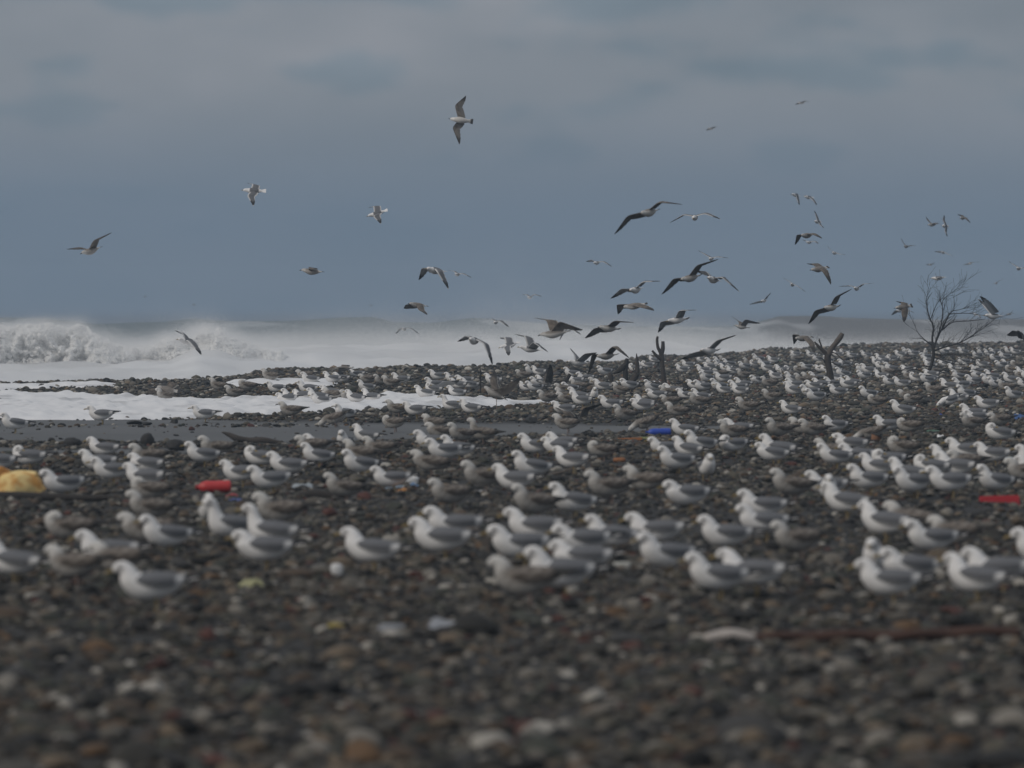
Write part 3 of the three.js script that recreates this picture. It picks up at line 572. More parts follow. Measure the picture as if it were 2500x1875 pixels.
// crop; pixels per metre; plumage; bill; tail; left wrist, tip; right wrist, tip; what singles it out
const FLYERS = [
  ['F1', 122, 'J', 480, 760, 640, 702, 590, 650, 750, 582, 455, 703, 337, 717, 'brown gull gliding alone high over the big breaker, wings in a wide vee'],
  ['F1', 106, 'A', 1830, 222, 2040, 230, 1885, 268, 1937, 357, 1925, 172, 1868, 158, 'grey-backed gull banking above the surf with a bright white tail', 0.05],
  ['R1', 122, 'A', 1497, 445, 1665, 465, 1612, 470, 1717, 575, 1530, 385, 1457, 372, 'grey-winged gull skimming past the white surf, wings tilted steeply'],
  ['R1', 34, 'J', 847, 632, 917, 635, 872, 606, 908, 583, 866, 610, 900, 588, 'tiny dark gull with wings raised in front of the breaker'],
  ['F2', 100, 'S', 1433, 310, 1643, 335, 1490, 200, 1583, 120, 1470, 385, 1528, 525, 'pale-bellied gull banked on edge, highest of the large flying gulls', 0.04],
  ['F2', 98, 'A', 742, 1137, 922, 1080, 805, 1138, 868, 1198, 805, 1050, 757, 1058, 'grey gull with a white tail swooping above the brown gliding gull', 0.05],
  ['F2', 105, 'J', 178, 1588, 390, 1605, 262, 1575, 335, 1600, 250, 1562, 318, 1572, 'brown gull in level flight with wings held against its body'],
  ['F5', 125, 'A', 345, 125, 510, 148, 440, 148, 540, 300, 310, 118, 282, 218, 'grey-winged gull in downstroke, both dark wing tips hanging low'],
  ['F5', 65, 'A', 590, 172, 635, 170, 650, 166, 735, 202, 575, 143, 525, 136, 'small white gull just behind the downstroking grey gull'],
  ['F5', 100, 'J', 195, 418, 363, 442, 285, 470, 360, 513, 175, 430, 155, 460, 'dark brown gull flapping low above the hazy swell'],
  ['F5', 65, 'A', 148, 632, 175, 630, 215, 628, 292, 678, 115, 632, 88, 675, 'small pale gull gliding head-on in front of the white mist'],
  ['F5', 70, 'A', 922, 580, 948, 566, 968, 568, 1047, 618, 900, 550, 850, 548, 'small white gull gliding past the hump of the hazy swell'],
  ['F5', 138, 'A', 712, 722, 795, 735, 835, 755, 910, 940, 680, 692, 610, 742, 'long-winged white gull arching one wing down to the shingle crest'],
  ['F5', 112, 'A', 960, 793, 1135, 745, 1000, 790, 1045, 858, 1010, 703, 968, 712, 'grey-winged gull with yellow feet braking over the crest'],
  ['F5', 118, 'A', 1118, 785, 1335, 815, 1250, 745, 1375, 828, 1180, 690, 1100, 680, 'white gull with swept grey wings beside the braking gull'],
  ['F5', 140, 'S', 1290, 688, 1568, 650, 1470, 570, 1668, 642, 1370, 560, 1268, 541, 'largest flying gull, pale-bellied with both brown wings raised'],
  ['F5', 75, 'A', 1490, 655, 1540, 640, 1565, 632, 1655, 682, 1490, 675, 1475, 728, 'small white gull half hidden behind the largest flying gull'],
  ['F5', 122, 'S', 1795, 618, 1985, 635, 1930, 565, 2098, 577, 1770, 628, 1692, 712, 'white gull with black tail band and dark drooping wing over the dead trunks'],
  ['F3', 118, 'A', 1335, 1190, 1530, 1165, 1440, 1100, 1590, 1095, 1290, 1195, 1275, 1285, 'white gull almost touching the tip of the three-pronged dead trunk'],
  ['F3', 76, 'S', 1905, 1225, 2040, 1247, 2000, 1175, 2128, 1207, 1950, 1190, 1895, 1150, 'smaller pale gull with arched wings in front of the white haze'],
  ['F3', 127, 'A', 1620, 1435, 1785, 1433, 1760, 1350, 1922, 1303, 1560, 1460, 1465, 1513, 'white gull skimming the shingle crest on wide slanting wings'],
  ['F3', 116, 'S', 960, 1075, 1180, 1040, 1110, 1070, 1227, 1100, 920, 1050, 935, 1130, 'mottled gull in downstroke with one dark wing curled forward'],
  ['F3', 122, 'A', 1025, 932, 1133, 912, 1130, 860, 1293, 853, 960, 915, 872, 998, 'white gull gliding above the mottled downstroking gull'],
  ['F3', 132, 'J', 1450, 843, 1633, 800, 1590, 720, 1770, 667, 1400, 830, 1305, 963, 'dark brown gull on long wings crossing in front of a grey one'],
  ['F3', 126, 'A', 1680, 825, 1790, 848, 1795, 818, 1948, 943, 1680, 770, 1592, 763, 'grey-backed gull gliding just behind the long-winged dark brown gull'],
  ['F3', 70, 'A', 1695, 665, 1738, 655, 1760, 648, 1862, 658, 1660, 625, 1608, 590, 'small white gull just above the long-winged dark brown gull'],
  ['F3', 105, 'A', 1562, 322, 1592, 300, 1655, 285, 1790, 333, 1480, 290, 1370, 357, 'gull flying straight at the camera with evenly bowed wings'],
  ['F3', 146, 'S', 1117, 285, 1270, 250, 1265, 190, 1468, 210, 1010, 300, 902, 455, 'long-winged pale-headed gull gliding beside the head-on gull'],
  ['F3', 65, 'A', 722, 700, 780, 690, 800, 688, 882, 733, 705, 670, 660, 685, 'small gull with one dark wing tip, below the long-winged pale-headed gull'],
  ['F3', 55, 'A', 165, 990, 207, 985, 215, 965, 290, 982, 150, 962, 120, 965, 'tiny white gull low over the hazy swell between two flocks'],
  ['F3', 56, 'A', 2135, 1020, 2190, 1012, 2175, 985, 2212, 950, 2100, 1025, 2042, 1048, 'small white gull with one wing raised over the arched-winged pale gull'],
  ['F4', 120, 'S', 515, 1080, 660, 1062, 610, 985, 745, 917, 450, 1100, 405, 1213, 'large pale gull with slanting wings directly above the tall forked trunk'],
  ['F4', 75, 'A', 775, 910, 825, 915, 840, 878, 940, 870, 740, 888, 655, 895, 'small gull with level wings above the large slanting gull'],
  ['F4', 106, 'J', 403, 760, 567, 733, 512, 772, 578, 880, 425, 705, 385, 703, 'brown gull banking with a white rump and black tail band', 0.05],
  ['F4', 96, 'J', 325, 468, 440, 460, 410, 455, 493, 495, 300, 460, 293, 542, 'dark brown gull in downstroke over a fainter white one'],
  ['F4', 55, 'A', 370, 525, 430, 520, 432, 515, 467, 538, 365, 505, 350, 500, 'faint white gull just below the downstroking dark brown gull'],
  ['F4', 65, 'A', 242, 875, 275, 885, 295, 895, 370, 947, 235, 855, 183, 820, 'small gull with wings in one straight slanting line'],
  ['F4', 65, 'A', 440, 348, 502, 350, 487, 380, 520, 405, 455, 300, 445, 253, 'white gull banking above the downstroking dark brown gull', 0.03],
  ['F4', 60, 'A', 250, 118, 325, 132, 295, 165, 312, 212, 270, 130, 240, 115, 'uppermost of a close pair of small gulls, ahead of its mate', 0.03],
  ['F4', 60, 'A', 352, 140, 438, 145, 422, 165, 462, 213, 385, 130, 360, 125, 'trailing gull of the close pair of small gulls', 0.03],
  ['F4', 55, 'A', 590, 612, 640, 615, 650, 625, 697, 628, 580, 585, 560, 552, 'faint gull with a shallow vee of wings behind the banking brown gull'],
  ['F4', 60, 'S', 1395, 378, 1485, 370, 1440, 365, 1485, 368, 1402, 340, 1395, 305, 'dark-winged gull with one wing up, first of three high over the shrub'],
  ['F4', 65, 'A', 1515, 385, 1578, 388, 1540, 430, 1560, 480, 1525, 330, 1543, 293, 'grey gull banked upright, middle of three high over the shrub', 0.03],
  ['F4', 60, 'S', 1665, 320, 1730, 315, 1712, 325, 1755, 362, 1682, 292, 1652, 287, 'brownish gull, last of three high over the shrub', 0.03],
  ['F4', 55, 'S', 1195, 557, 1242, 560, 1250, 552, 1290, 555, 1190, 520, 1183, 485, 'small dark-tipped gull with one wing up, below the three high ones'],
  ['F4', 50, 'A', 1510, 605, 1552, 612, 1565, 625, 1612, 643, 1500, 598, 1465, 600, 'faint white gull between the shrub top and the three high gulls'],
  ['F4', 40, 'J', 1740, 702, 1778, 698, 1790, 692, 1835, 692, 1735, 704, 1710, 712, 'faint dark gull in the haze beyond the shrub top'],
  ['F4', 36, 'J', 1405, 710, 1442, 712, 1435, 705, 1450, 699, 1405, 708, 1392, 711, 'very faint dark gull straight above the shrub top'],
  ['F4', 70, 'A', 1420, 830, 1560, 818, 1470, 822, 1530, 817, 1465, 818, 1520, 815, 'pale gull in level flight behind the top twigs of the shrub'],
  ['F4', 35, 'J', 1965, 870, 1992, 865, 1992, 852, 2045, 830, 1970, 872, 1955, 876, 'very faint gull in the haze above the shrub side branch'],
  ['F4', 65, 'A', 2145, 742, 2190, 745, 2190, 742, 2230, 752, 2130, 715, 2098, 683, 'white gull cut by the edge of the picture, high up'],
  ['F4', 101, 'J', 1112, 1080, 1273, 1058, 1178, 1130, 1190, 1197, 1180, 1028, 1140, 1022, 'brown gull with black tail band turning in front of the shrub', 0.05],
  ['F4', 60, 'A', 1130, 1100, 1190, 1100, 1225, 1095, 1280, 1120, 1125, 1100, 1105, 1138, 'faint gull behind the turning brown gull by the shrub'],
  ['F4', 106, 'A', 1870, 1142, 2040, 1145, 1895, 1080, 1822, 978, 1905, 1090, 1845, 1000, 'grey gull sweeping its wings up beside the shrub branches'],
  ['F4', 112, 'D', 2140, 1275, 2235, 1340, 2185, 1330, 2195, 1395, 2130, 1270, 2095, 1310, 'almost black gull at the picture edge, close above the shingle'],
  ['F4', 106, 'J', 270, 1338, 433, 1322, 385, 1370, 428, 1455, 265, 1300, 285, 1385, 'brown gull dropping its wing beside the tall forked trunk'],
  ['F4', 45, 'A', 1785, 1130, 1825, 1132, 1820, 1142, 1832, 1165, 1800, 1120, 1778, 1116, 'faint white gull seen through the shrub twigs'],
  ['F4', 36, 'J', 2065, 1130, 2112, 1127, 2098, 1124, 2137, 1127, 2080, 1128, 2060, 1134, 'faint dark gull in the haze near the shrub side branch'],
  ['F3', 125, 'J', 740, 1490, 930, 1470, 880, 1400, 1020, 1500, 712, 1465, 680, 1640, 'brown gull dropping onto the spiked root stump with wings arched'],
  ['F3', 120, 'A', 495, 1530, 690, 1545, 650, 1462, 745, 1452, 565, 1480, 530, 1420, 'white gull with grey wings spread behind the landing brown gull'],
  ['F5', 122, 'J', 818, 1115, 1035, 1238, 1010, 1120, 1150, 1035, 890, 1070, 925, 985, 'brown gull standing in the froth with both wings held up', 0, 1],
  ['F5', 130, 'J', 1535, 1480, 1720, 1440, 1670, 1300, 1830, 1262, 1500, 1330, 1415, 1285, 'brown gull flapping on the wet sand with its head down', 0, 1],
  ['R1', 108, 'J', 1310, 840, 1520, 890, 1268, 860, 1218, 948, 1450, 800, 1520, 880, 'brown gull shaking out its wings on the cobble bar'],
  ['R2', 96, 'J', 665, 695, 845, 680, 655, 690, 612, 728, 740, 660, 800, 665, 'brown gull alighting on the crest with one wing drooped'],
  ['R2', 108, 'A', 1430, 855, 1640, 872, 1600, 800, 1735, 790, 1590, 815, 1700, 800, 'white gull holding one wing out over the cobbles'],
  ['R2', 116, 'J', 265, 1095, 510, 1115, 450, 1055, 540, 1030, 420, 1050, 470, 1060, 'brown gull with half open wings at the edge of the froth'],
  ['R3', 100, 'J', 250, 795, 390, 850, 330, 740, 355, 650, 305, 765, 335, 685, 'brown gull lifting dark wings straight up among the standing gulls'],
  ['R1', 80, 'A', 705, 800, 780, 788, 742, 782, 780, 778, 735, 785, 770, 781, 'small grey gull fluttering over the far cobbles'],
];
function px(c, X, Y) { const o = CROPS[c]; return [o[0] + X / 3.456, o[1] + Y / 3.456]; }
function flyer(c, s, pl, b, t, lw, lt, rw, rt, label, roll = 0, legs = 0) {
  const D = FPX / s, mid = [(b[0] + t[0]) / 2, (b[1] + t[1]) / 2], at = unproject(mid[0], mid[1], D);
  const o = thing(pl === 'A' ? 'flying_gull' : 'flying_young_gull', label, 'gull', at, 'gulls in flight');
  const m = p => V((p[0] - mid[0]) / s, -(p[1] - mid[1]) / s, 0);
  const B = m(b), T = m(t), bl = T.clone().sub(B), Lb = 0.55;
  const flat = bl.length(), dz = flat < Lb ? Math.sqrt(Lb * Lb - flat * flat) : 0;
  const back = V(bl.x, bl.y, -dz * 0.92).normalize(), sz = clamp((flat * flat + dz * dz) ** 0.5 / Lb, 0.8, 1.12);
  const arm = 0.285, hand = 0.43;
  const root = back.clone().multiplyScalar(-0.055 * sz);
  const joint = (P, Q, L, sign) => { const v = Q.clone().sub(P); v.z = 0; const f = v.length(); v.z = f < L ? sign * Math.sqrt(L * L - f * f) * (roll ? 0.35 : 1) : 0; return P.clone().add(v); };
  const lm = m(lw), rm = m(rw);
  const span = lm.clone().sub(rm); span.z = roll ? 0.15 : 0.3; span.addScaledVector(back, -span.dot(back)).normalize();
  const SL = root.clone().addScaledVector(span, 0.035), SR = root.clone().addScaledVector(span, -0.035);
  const WL = joint(SL, lm, arm, 1), TL = joint(WL, m(lt), hand, 1), WR = joint(SR, rm, arm, -1), TR = joint(WR, m(rt), hand, -1);
  let L = WL.clone().sub(SL).normalize().sub(WR.clone().sub(SR).normalize()); L.addScaledVector(back, -L.dot(back)).normalize();
  const up = back.clone().negate().cross(L).normalize();
  const basis = new THREE.Matrix4().makeBasis(back, up, back.clone().cross(up));
  for (const [S, W, T2, left] of [[SL, WL, TL, true], [SR, WR, TR, false]]) {
    part('wing', spreadWing(S.addScaledVector(up, 0.022), W, T2, back, left, pl), featherMat, o);
  }
  const q = new THREE.Quaternion().setFromRotationMatrix(basis);
  const put = (name, geo, mat, x, y, z) => { const p = part(name, geo, mat, o); p.quaternion.copy(q); p.position.set(x, y, z).multiplyScalar(sz).applyQuaternion(q); p.scale.setScalar(sz); return p; };
  put('body', flyBody[pl], featherMat, 0, 0, 0);
  put('bill', billGeo, pl === 'A' ? billYellow : billDark, -.229, .001, 0);
  for (const k of [-1, 1]) put('eye', eyeGeo, eyeMat, -.203, .016, k * .0265);
  if (legs) for (const k of [-1, 1]) {
    const a = V(0.03, -0.03, k * 0.03), gy = ground(at.x, at.z) - at.y;
    part('leg', tube([a, V(.035, lerp(-.03, gy, .5), k * .032), V(.03, gy, k * .035)], [.014, .007, .008], 6), legPink, o);
  }
  return o;
}
for (const f of FLYERS) flyer(f[0], f[1], f[2], px(f[0], f[3], f[4]), px(f[0], f[5], f[6]), px(f[0], f[7], f[8]), px(f[0], f[9], f[10]), px(f[0], f[11], f[12]), px(f[0], f[13], f[14]), f[15], f[16], f[17]);
for (const [x, y, s, l] of [[1957, 251, 42, 'tiny dark gull alone near the top of the sky'], [1737, 314, 40, 'tiny dark gull tilted on edge under the topmost one'], [354, 724, 15, 'speck of a gull far over the breaker'], [473, 744, 15, 'speck of a gull far over the swell crest'], [905, 746, 15, 'lone speck of a gull far over the sea beside the brown flapping gull']]) {
  const w = s * 0.3, k = x % 3 - 1;
  flyer('', s, 'J', [x - w * .8, y + k], [x + w * .7, y], [x + w * .5, y - w * .35], [x + w * 1.3, y - w * .1 + k * 2], [x - w * .4, y - w * .2 - k], [x - w * 1.1, y + w * .25], l);
}

// ---------------------------------------------------------------- dead trees and driftwood
const barkTex = (() => { const N = 256, d = new Uint8Array(N * N * 4); for (let j = 0; j < N; j++) for (let i = 0; i < N; i++) { const v = 150 + 80 * (fbm(i * 0.12, j * 0.02, 3, 4) - 0.5) * 2, o = (j * N + i) * 4; d[o] = d[o + 1] = d[o + 2] = clamp(v, 40, 255); d[o + 3] = 255; } const t = new THREE.DataTexture(d, N, N); t.wrapS = t.wrapT = THREE.RepeatWrapping; t.magFilter = THREE.LinearFilter; t.needsUpdate = true; return t; })();
const wood = std({ color: rgb(.052, .043, .037), roughness: 0.9 }), woodPale = std({ color: rgb(.11, .092, .078), roughness: 0.9 }), woodDark = std({ color: rgb(.032, .028, .025), roughness: 0.9 }), woodRed = std({ color: rgb(.060, .030, .021), roughness: 0.9 });
function limb(pts, seed = 1, seg = 8, per = 5) {              // pts: x, y, z, radius -> a knotty tapering limb
  const st = catmull(pts, per);
  const g = tube(st.map(s => V(s[0], s[1], s[2])), st.map((s, i) => s[3]), seg), p = g.attributes.position;
  for (let i = 0; i < p.count; i++) { const k = Math.min(st.length - 1, Math.floor(i / seg)), c = st[k], f = 0.85 + 0.3 * noise(p.getX(i) * 25 + seed, p.getY(i) * 6, p.getZ(i) * 25); p.setXYZ(i, c[0] + (p.getX(i) - c[0]) * f, p.getY(i), c[2] + (p.getZ(i) - c[2]) * f); }
  g.computeVertexNormals(); return g;
}
function standing(name, label, category, base, s) {          // a thing whose limbs are given in photograph columns and rows relative to its foot
  const D = FPX / s, p = unproject(base[0], base[1], D); p.y = ground(p.x, p.z) - 0.03;
  const o = thing(name, label, category, p);
  const q = (x, y, z, r) => [(x - base[0]) / s, (base[1] - y) / s, z, r];
  return [o, q];
}
{
  let [o, q] = standing('dead_trunk', 'dead trunk with three broken prongs standing in the crowded shingle', 'dead tree', [1622, 932], 95);
  part('trunk', limb([q(1624, 934, 0, .075), q(1620, 905, 0, .065), q(1617, 875, 0, .06), q(1616, 850, 0, .055), q(1618, 835, 0, .052), q(1618, 818, 0, .042)], 2), wood, o);
  part('branch', limb([q(1617, 858, 0, .05), q(1612, 845, .02, .045), q(1606, 832, .03, .042), q(1604, 815, .03, .036), q(1606, 806, .03, .026)], 3), wood, o);
  part('branch', limb([q(1617, 864, 0, .05), q(1608, 858, .03, .045), q(1600, 850, .05, .038), q(1592, 841, .06, .028)], 5), wood, o);
  part('twig', limb([q(1618, 870, 0, .012), q(1588, 866, .1, .009), q(1582, 855, .12, .006), q(1595, 846, .14, .004)], 6, 5), woodDark, o);
  part('twig', limb([q(1620, 872, 0, .012), q(1628, 868, -.05, .008), q(1631, 862, -.06, .004)], 6, 5), woodDark, o);

  [o, q] = standing('root_stump', 'washed-up root stump with tall pointed spikes and broken arms', 'stump', [1540, 932], 97);
  part('spike', limb([q(1530, 934, 0, .10), q(1542, 915, 0, .09), q(1554, 895, 0, .075), q(1556, 880, 0, .055), q(1555, 862, 0, .04), q(1554, 844, 0, .008)], 8), wood, o);
  part('spike', limb([q(1524, 934, -.1, .08), q(1527, 905, -.1, .07), q(1528, 880, -.1, .06), q(1530, 862, -.1, .05), q(1531, 856, -.1, .035)], 9), woodDark, o);
  part('arm', limb([q(1529, 868, -.1, .06), q(1521, 878, -.08, .075), q(1508, 888, -.06, .05), q(1498, 892, -.05, .02)], 11), woodDark, o);
  part('arm', limb([q(1530, 866, -.1, .03), q(1536, 866, -.1, .035), q(1538, 868, -.1, .02)], 12), woodDark, o);
  part('prong', limb([q(1494, 930, -.1, .045), q(1493, 912, -.1, .05), q(1491, 898, -.1, .06), q(1489, 890, -.1, .03)], 13), wood, o);
  part('twig', limb([q(1556, 930, 0, .016), q(1575, 905, .1, .014), q(1600, 890, .1, .010), q(1616, 880, .1, .006)], 14, 5), woodDark, o);
  part('twig', limb([q(1550, 932, .1, .016), q(1572, 918, .15, .013), q(1592, 898, .2, .008)], 15, 5), woodDark, o);
  part('twig', limb([q(1545, 880, 0, .014), q(1558, 894, .1, .012), q(1590, 900, .2, .006)], 16, 5), woodDark, o);

  [o, q] = standing('forked_trunk', 'tall forked dead trunk, grey barkless, one arm thick and cut off', 'dead tree', [2030, 926], 96);
  part('trunk', limb([q(2030, 928, 0, .095), q(2028, 900, 0, .085), q(2022, 870, 0, .08), q(2020, 852, 0, .085), q(2022, 842, 0, .075)], 21), wood, o);
  part('branch', limb([q(2022, 846, 0, .07), q(2030, 830, 0, .065), q(2041, 815, 0, .068), q(2050, 803, 0, .072), q(2057, 792, 0, .055)], 22), woodPale, o);
  part('branch', limb([q(2021, 848, 0, .06), q(2010, 835, .02, .05), q(1999, 825, .03, .042), q(1988, 813, .04, .022)], 23), wood, o);
  part('branch', limb([q(2007, 832, .02, .028), q(2004, 820, .03, .022), q(2000, 810, .04, .024), q(2001, 805, .04, .012)], 24, 6), wood, o);
  part('twig', limb([q(2028, 838, 0, .02), q(2040, 842, .1, .014), q(2060, 860, .2, .010), q(2082, 876, .3, .005)], 25, 5), woodDark, o);
  part('twig', limb([q(2030, 862, 0, .018), q(2050, 872, .1, .012), q(2080, 880, .2, .006)], 26, 5), woodDark, o);
  part('twig', limb([q(2016, 866, 0, .018), q(2008, 855, .1, .012), q(2000, 850, .1, .006)], 27, 5), woodDark, o);

  [o, q] = standing('leaning_post', 'dark leaning post stub under the spread-winged white gull', 'post', [1372, 930], 98);
  part('stem', limb([q(1368, 932, 0, .05), q(1380, 912, 0, .05), q(1392, 893, 0, .045)], 31), woodDark, o);
  part('stem', limb([q(1368, 932, .05, .02), q(1376, 925, .1, .014), q(1390, 918, .12, .006)], 32, 5), woodDark, o);

  for (const [x, y, x2, y2, s, r, l] of [[1172, 968, 1172, 896, 105, .022, 'thin upright stick on the shingle beside the wing-raising brown gull'], [1654, 932, 1654, 897, 92, .018, 'short thin stick upright beside the black bucket'], [1771, 934, 1778, 905, 92, .018, 'short slanted stick between crowded gulls'], [1914, 922, 1908, 886, 90, .020, 'bent stick standing short of the tall forked trunk'], [2111, 992, 2113, 968, 100, .03, 'dark short peg in the open shingle']]) {
    [o, q] = standing('stick', l, 'stick', [x, y], s);
    part('stem', limb([q(x, y + 2, 0, r), q((x + x2) / 2 + 1.5, (y + y2) / 2, 0, r * .8), q(x2, y2, 0, r * .5)], x, 6), woodDark, o);
    part('twig', limb([q((x + x2) / 2 + 1, (y + y2) / 2, 0, r * .5), q(x2 - 5, y2 + 9, .05, r * .3), q(x2 - 7, y2 + 4, .05, r * .2)], x, 5), woodDark, o);
  }

  // the leaning bare shrub
  [o, q] = standing('bare_shrub', 'leafless shrub leaning from the shingle with a fan of fine twigs', 'shrub', [2262, 906], 88);
  part('trunk', limb([q(2258, 910, 0, .06), q(2268, 885, 0, .055), q(2276, 862, 0, .05), q(2279, 840, 0, .045), q(2276, 820, 0, .036)], 41), woodDark, o);
  const r = rng(77);
  const grow = (list, p, dir, len, rad, lvl) => {
    const pts = [[p.x, p.y, p.z, rad]], d = dir.clone(), c = p.clone(), n = 4, kids = [];
    for (let i = 1; i <= n; i++) {
      d.add(V((r() - .5) * .38, (r() - .5) * .34 + 0.02, (r() - .5) * .38)).normalize(); c.addScaledVector(d, len / n);
      pts.push([c.x, c.y, c.z, Math.max(.0028, rad * (1 - 0.75 * i / n))]);
      if (lvl > 0) for (let k = 0; k < (lvl > 1 ? 2 : 1); k++) if (r() < 0.92) kids.push([c.clone(), d.clone().add(V((r() - .5) * 1.7, (r() - .42) * 1.5, (r() - .5) * 1.7)).normalize(), len * (0.38 + 0.28 * r()), Math.max(.0032, rad * 0.48)]);
    }
    const g = tube(catmull(pts, 2).map(a => V(a[0], a[1], a[2])), catmull(pts, 2).map(a => a[3]), lvl > 1 ? 5 : 4); list.push(g);
    for (const k of kids) grow(list, ...k, lvl - 1);
  };
  for (const [path, lv] of [
    [[[2277, 824, .034], [2276, 800, .028], [2279, 776, .022], [2270, 755, .018], [2264, 735, .014], [2262, 705, .009], [2270, 690, .005]], 1],
    [[[2278, 830, .034], [2290, 800, .026], [2305, 770, .02], [2322, 740, .014], [2340, 735, .009], [2365, 728, .005]], 2],
    [[[2278, 836, .034], [2300, 828, .024], [2335, 818, .020], [2365, 805, .014], [2390, 788, .010], [2412, 772, .006]], 2],
    [[[2277, 822, .026], [2262, 812, .018], [2248, 800, .012], [2236, 785, .007], [2232, 770, .004]], 1],
    [[[2280, 842, .028], [2300, 845, .02], [2330, 842, .014], [2355, 846, .008]], 2],
    [[[2284, 812, .024], [2296, 775, .018], [2300, 740, .014], [2300, 712, .010], [2325, 690, .006], [2352, 676, .003]], 2],
    [[[2300, 785, .018], [2325, 765, .014], [2365, 762, .010], [2402, 758, .006]], 1],
    [[[2320, 745, .014], [2360, 743, .010], [2400, 748, .007], [2442, 750, .003]], 1],
    [[[2272, 758, .014], [2285, 725, .010], [2300, 708, .007], [2318, 712, .004]], 1],
  ]) {
    const z0 = (r() - .5) * 0.5, list = [], pts = path.map(([x, y, w], i) => q(x, y, z0 * Math.min(1, i / 3), w));
    const st = catmull(pts, 3); list.push(tube(st.map(a => V(a[0], a[1], a[2])), st.map(a => a[3]), 5));
    for (let i = 2; i < st.length; i++) for (let k = 0; k < lv; k++) if (r() < 0.72) {
      const a = st[i], b = st[i - 1], d = V(a[0] - b[0], a[1] - b[1], a[2] - b[2]).normalize().add(V((r() - .5) * 1.4, (r() - .4) * 1.3, (r() - .5) * 1.6)).normalize();
      grow(list, V(a[0], a[1], a[2]), d, 0.22 + 0.42 * r(), Math.min(.009, a[3] * 0.6), 1);
    }
    part('branch', mergeGeometries(list), woodDark, o);
  }
  for (const path of [[[2262, 896, .02], [2235, 880, .015], [2200, 890, .012], [2165, 905, .008], [2150, 912, .004]], [[2270, 872, .018], [2240, 872, .014], [2205, 880, .011], [2170, 895, .006]], [[2258, 905, .03], [2225, 906, .024], [2190, 912, .018], [2160, 914, .010]], [[2262, 890, .015], [2235, 895, .012], [2210, 905, .008], [2195, 915, .005]], [[2280, 850, .018], [2312, 862, .013], [2345, 868, .010], [2380, 862, .006]], [[2275, 870, .016], [2310, 878, .012], [2350, 880, .008], [2390, 878, .004]]]) {
    const pts = path.map(([x, y, w], i) => q(x, y, 0.25 * Math.min(1, i / 2), w)), list = [limb(pts, 3, 5, 4)];
    const st = catmull(pts, 2);
    for (let i = 2; i < st.length; i++) { const a = st[i]; grow(list, V(a[0], a[1], a[2]), V((r() - .6), (r() - .3) * .8, (r() - .5)).normalize(), .12 + .2 * r(), .006, 1); }
    part('branch', mergeGeometries(list.map(g => { g.deleteAttribute('uv'); return g; })), woodDark, o);
  }
}
// pieces lying on the shingle, placed by the row their underside shows at
function lie(name, label, category, X, Y, geos, lift = 0) {   // geos(size of one photograph pixel in metres at that place)
  let d = 15; for (; d < 220; d += 0.05) { const x = (X - 1250) * d / FPX; if (project(x, ground(x, -d), -d)[1] <= Y) break; }
  const x = (X - 1250) * d / FPX, o = thing(name, label, category, V(x, ground(x, -d) + lift, -d));
  geos(o, d / FPX); return o;
}
function log(label, X, Y, pts, mat = woodDark, name = 'driftwood_log') {   // pts: columns, rows up, depth and radius, all in photograph pixels
  return lie(name, label, 'driftwood', X, Y, (o, m) => { part('trunk', limb(pts.map(p => [p[0] * m, p[1] * m, p[2] * m, p[3] * m]), X % 50, 8), mat, o); });
}
log('dark driftwood log with a stubby end on the bank edge', 610, 1082, [[-66, 26, 0, 2], [-50, 20, 0, 6], [-30, 11, 4, 8], [-4, 7, 0, 7], [30, 6, 6, 9], [60, 2, 0, 7], [84, 0, 0, 3]], wood);
{ const o = log('blackened plank of driftwood under the yellow foam block', 60, 1222, [[-140, 6, 0, 12], [-40, 10, 0, 12], [60, 8, 0, 10], [150, 6, 8, 8], [215, 6, 10, 6], [250, -4, 12, 4]], woodDark, 'driftwood_plank'); }
log('dark curved branch looping up from the pebbles', 215, 1296, [[-22, 48, 0, 4], [-6, 40, 0, 5], [6, 22, 4, 6], [16, 4, 6, 6], [44, -2, 10, 5]], woodDark, 'curved_branch');
log('brown arched branch with both ends in the pebbles', 1140, 1350, [[-58, -6, 0, 7], [-46, 34, 0, 7], [-12, 52, 0, 7], [24, 54, 0, 7], [46, 34, 0, 6], [54, -6, 0, 6]], woodPale, 'arched_branch');
log('reddish strip of driftwood lying across the near pebbles', 2150, 1572, [[-340, 8, 0, 6], [-260, 20, 20, 11], [-170, 14, -10, 16], [-80, 24, 14, 11], [0, 15, 0, 17], [90, 26, 30, 12], [170, 20, -8, 19], [250, 32, 20, 13], [340, 22, 0, 16]], woodRed, 'driftwood_strip');
log('short brown driftwood piece on the near pebbles', 1520, 1560, [[-90, 10, 0, 5], [0, 6, 0, 8], [80, -4, 6, 6]], woodRed, 'driftwood_strip');
log('pale straight stick lying on the near pebbles', 1785, 1572, [[-58, 14, 0, 11], [0, 22, 0, 15], [60, 14, 4, 10]], std({ color: rgb(.42, .38, .35), roughness: 0.8 }), 'driftwood_stick');
log('thin tan stick among gulls in the middle of the beach', 1350, 1164, [[-40, -2, 0, 3], [0, 6, 3, 3.5], [38, 16, 6, 2.5]], woodPale, 'driftwood_stick');
log('tan stick lying below the blue and orange scraps', 910, 1216, [[-46, 0, 0, 3], [0, 4, 4, 4], [50, -4, 8, 3]], woodPale, 'driftwood_stick');
log('blackish tangle of driftwood between the two brown gulls', 790, 1216, [[-62, 6, 0, 9], [-20, 8, 0, 12], [30, 4, 4, 10], [60, 2, 4, 5]], woodDark, 'driftwood_log');

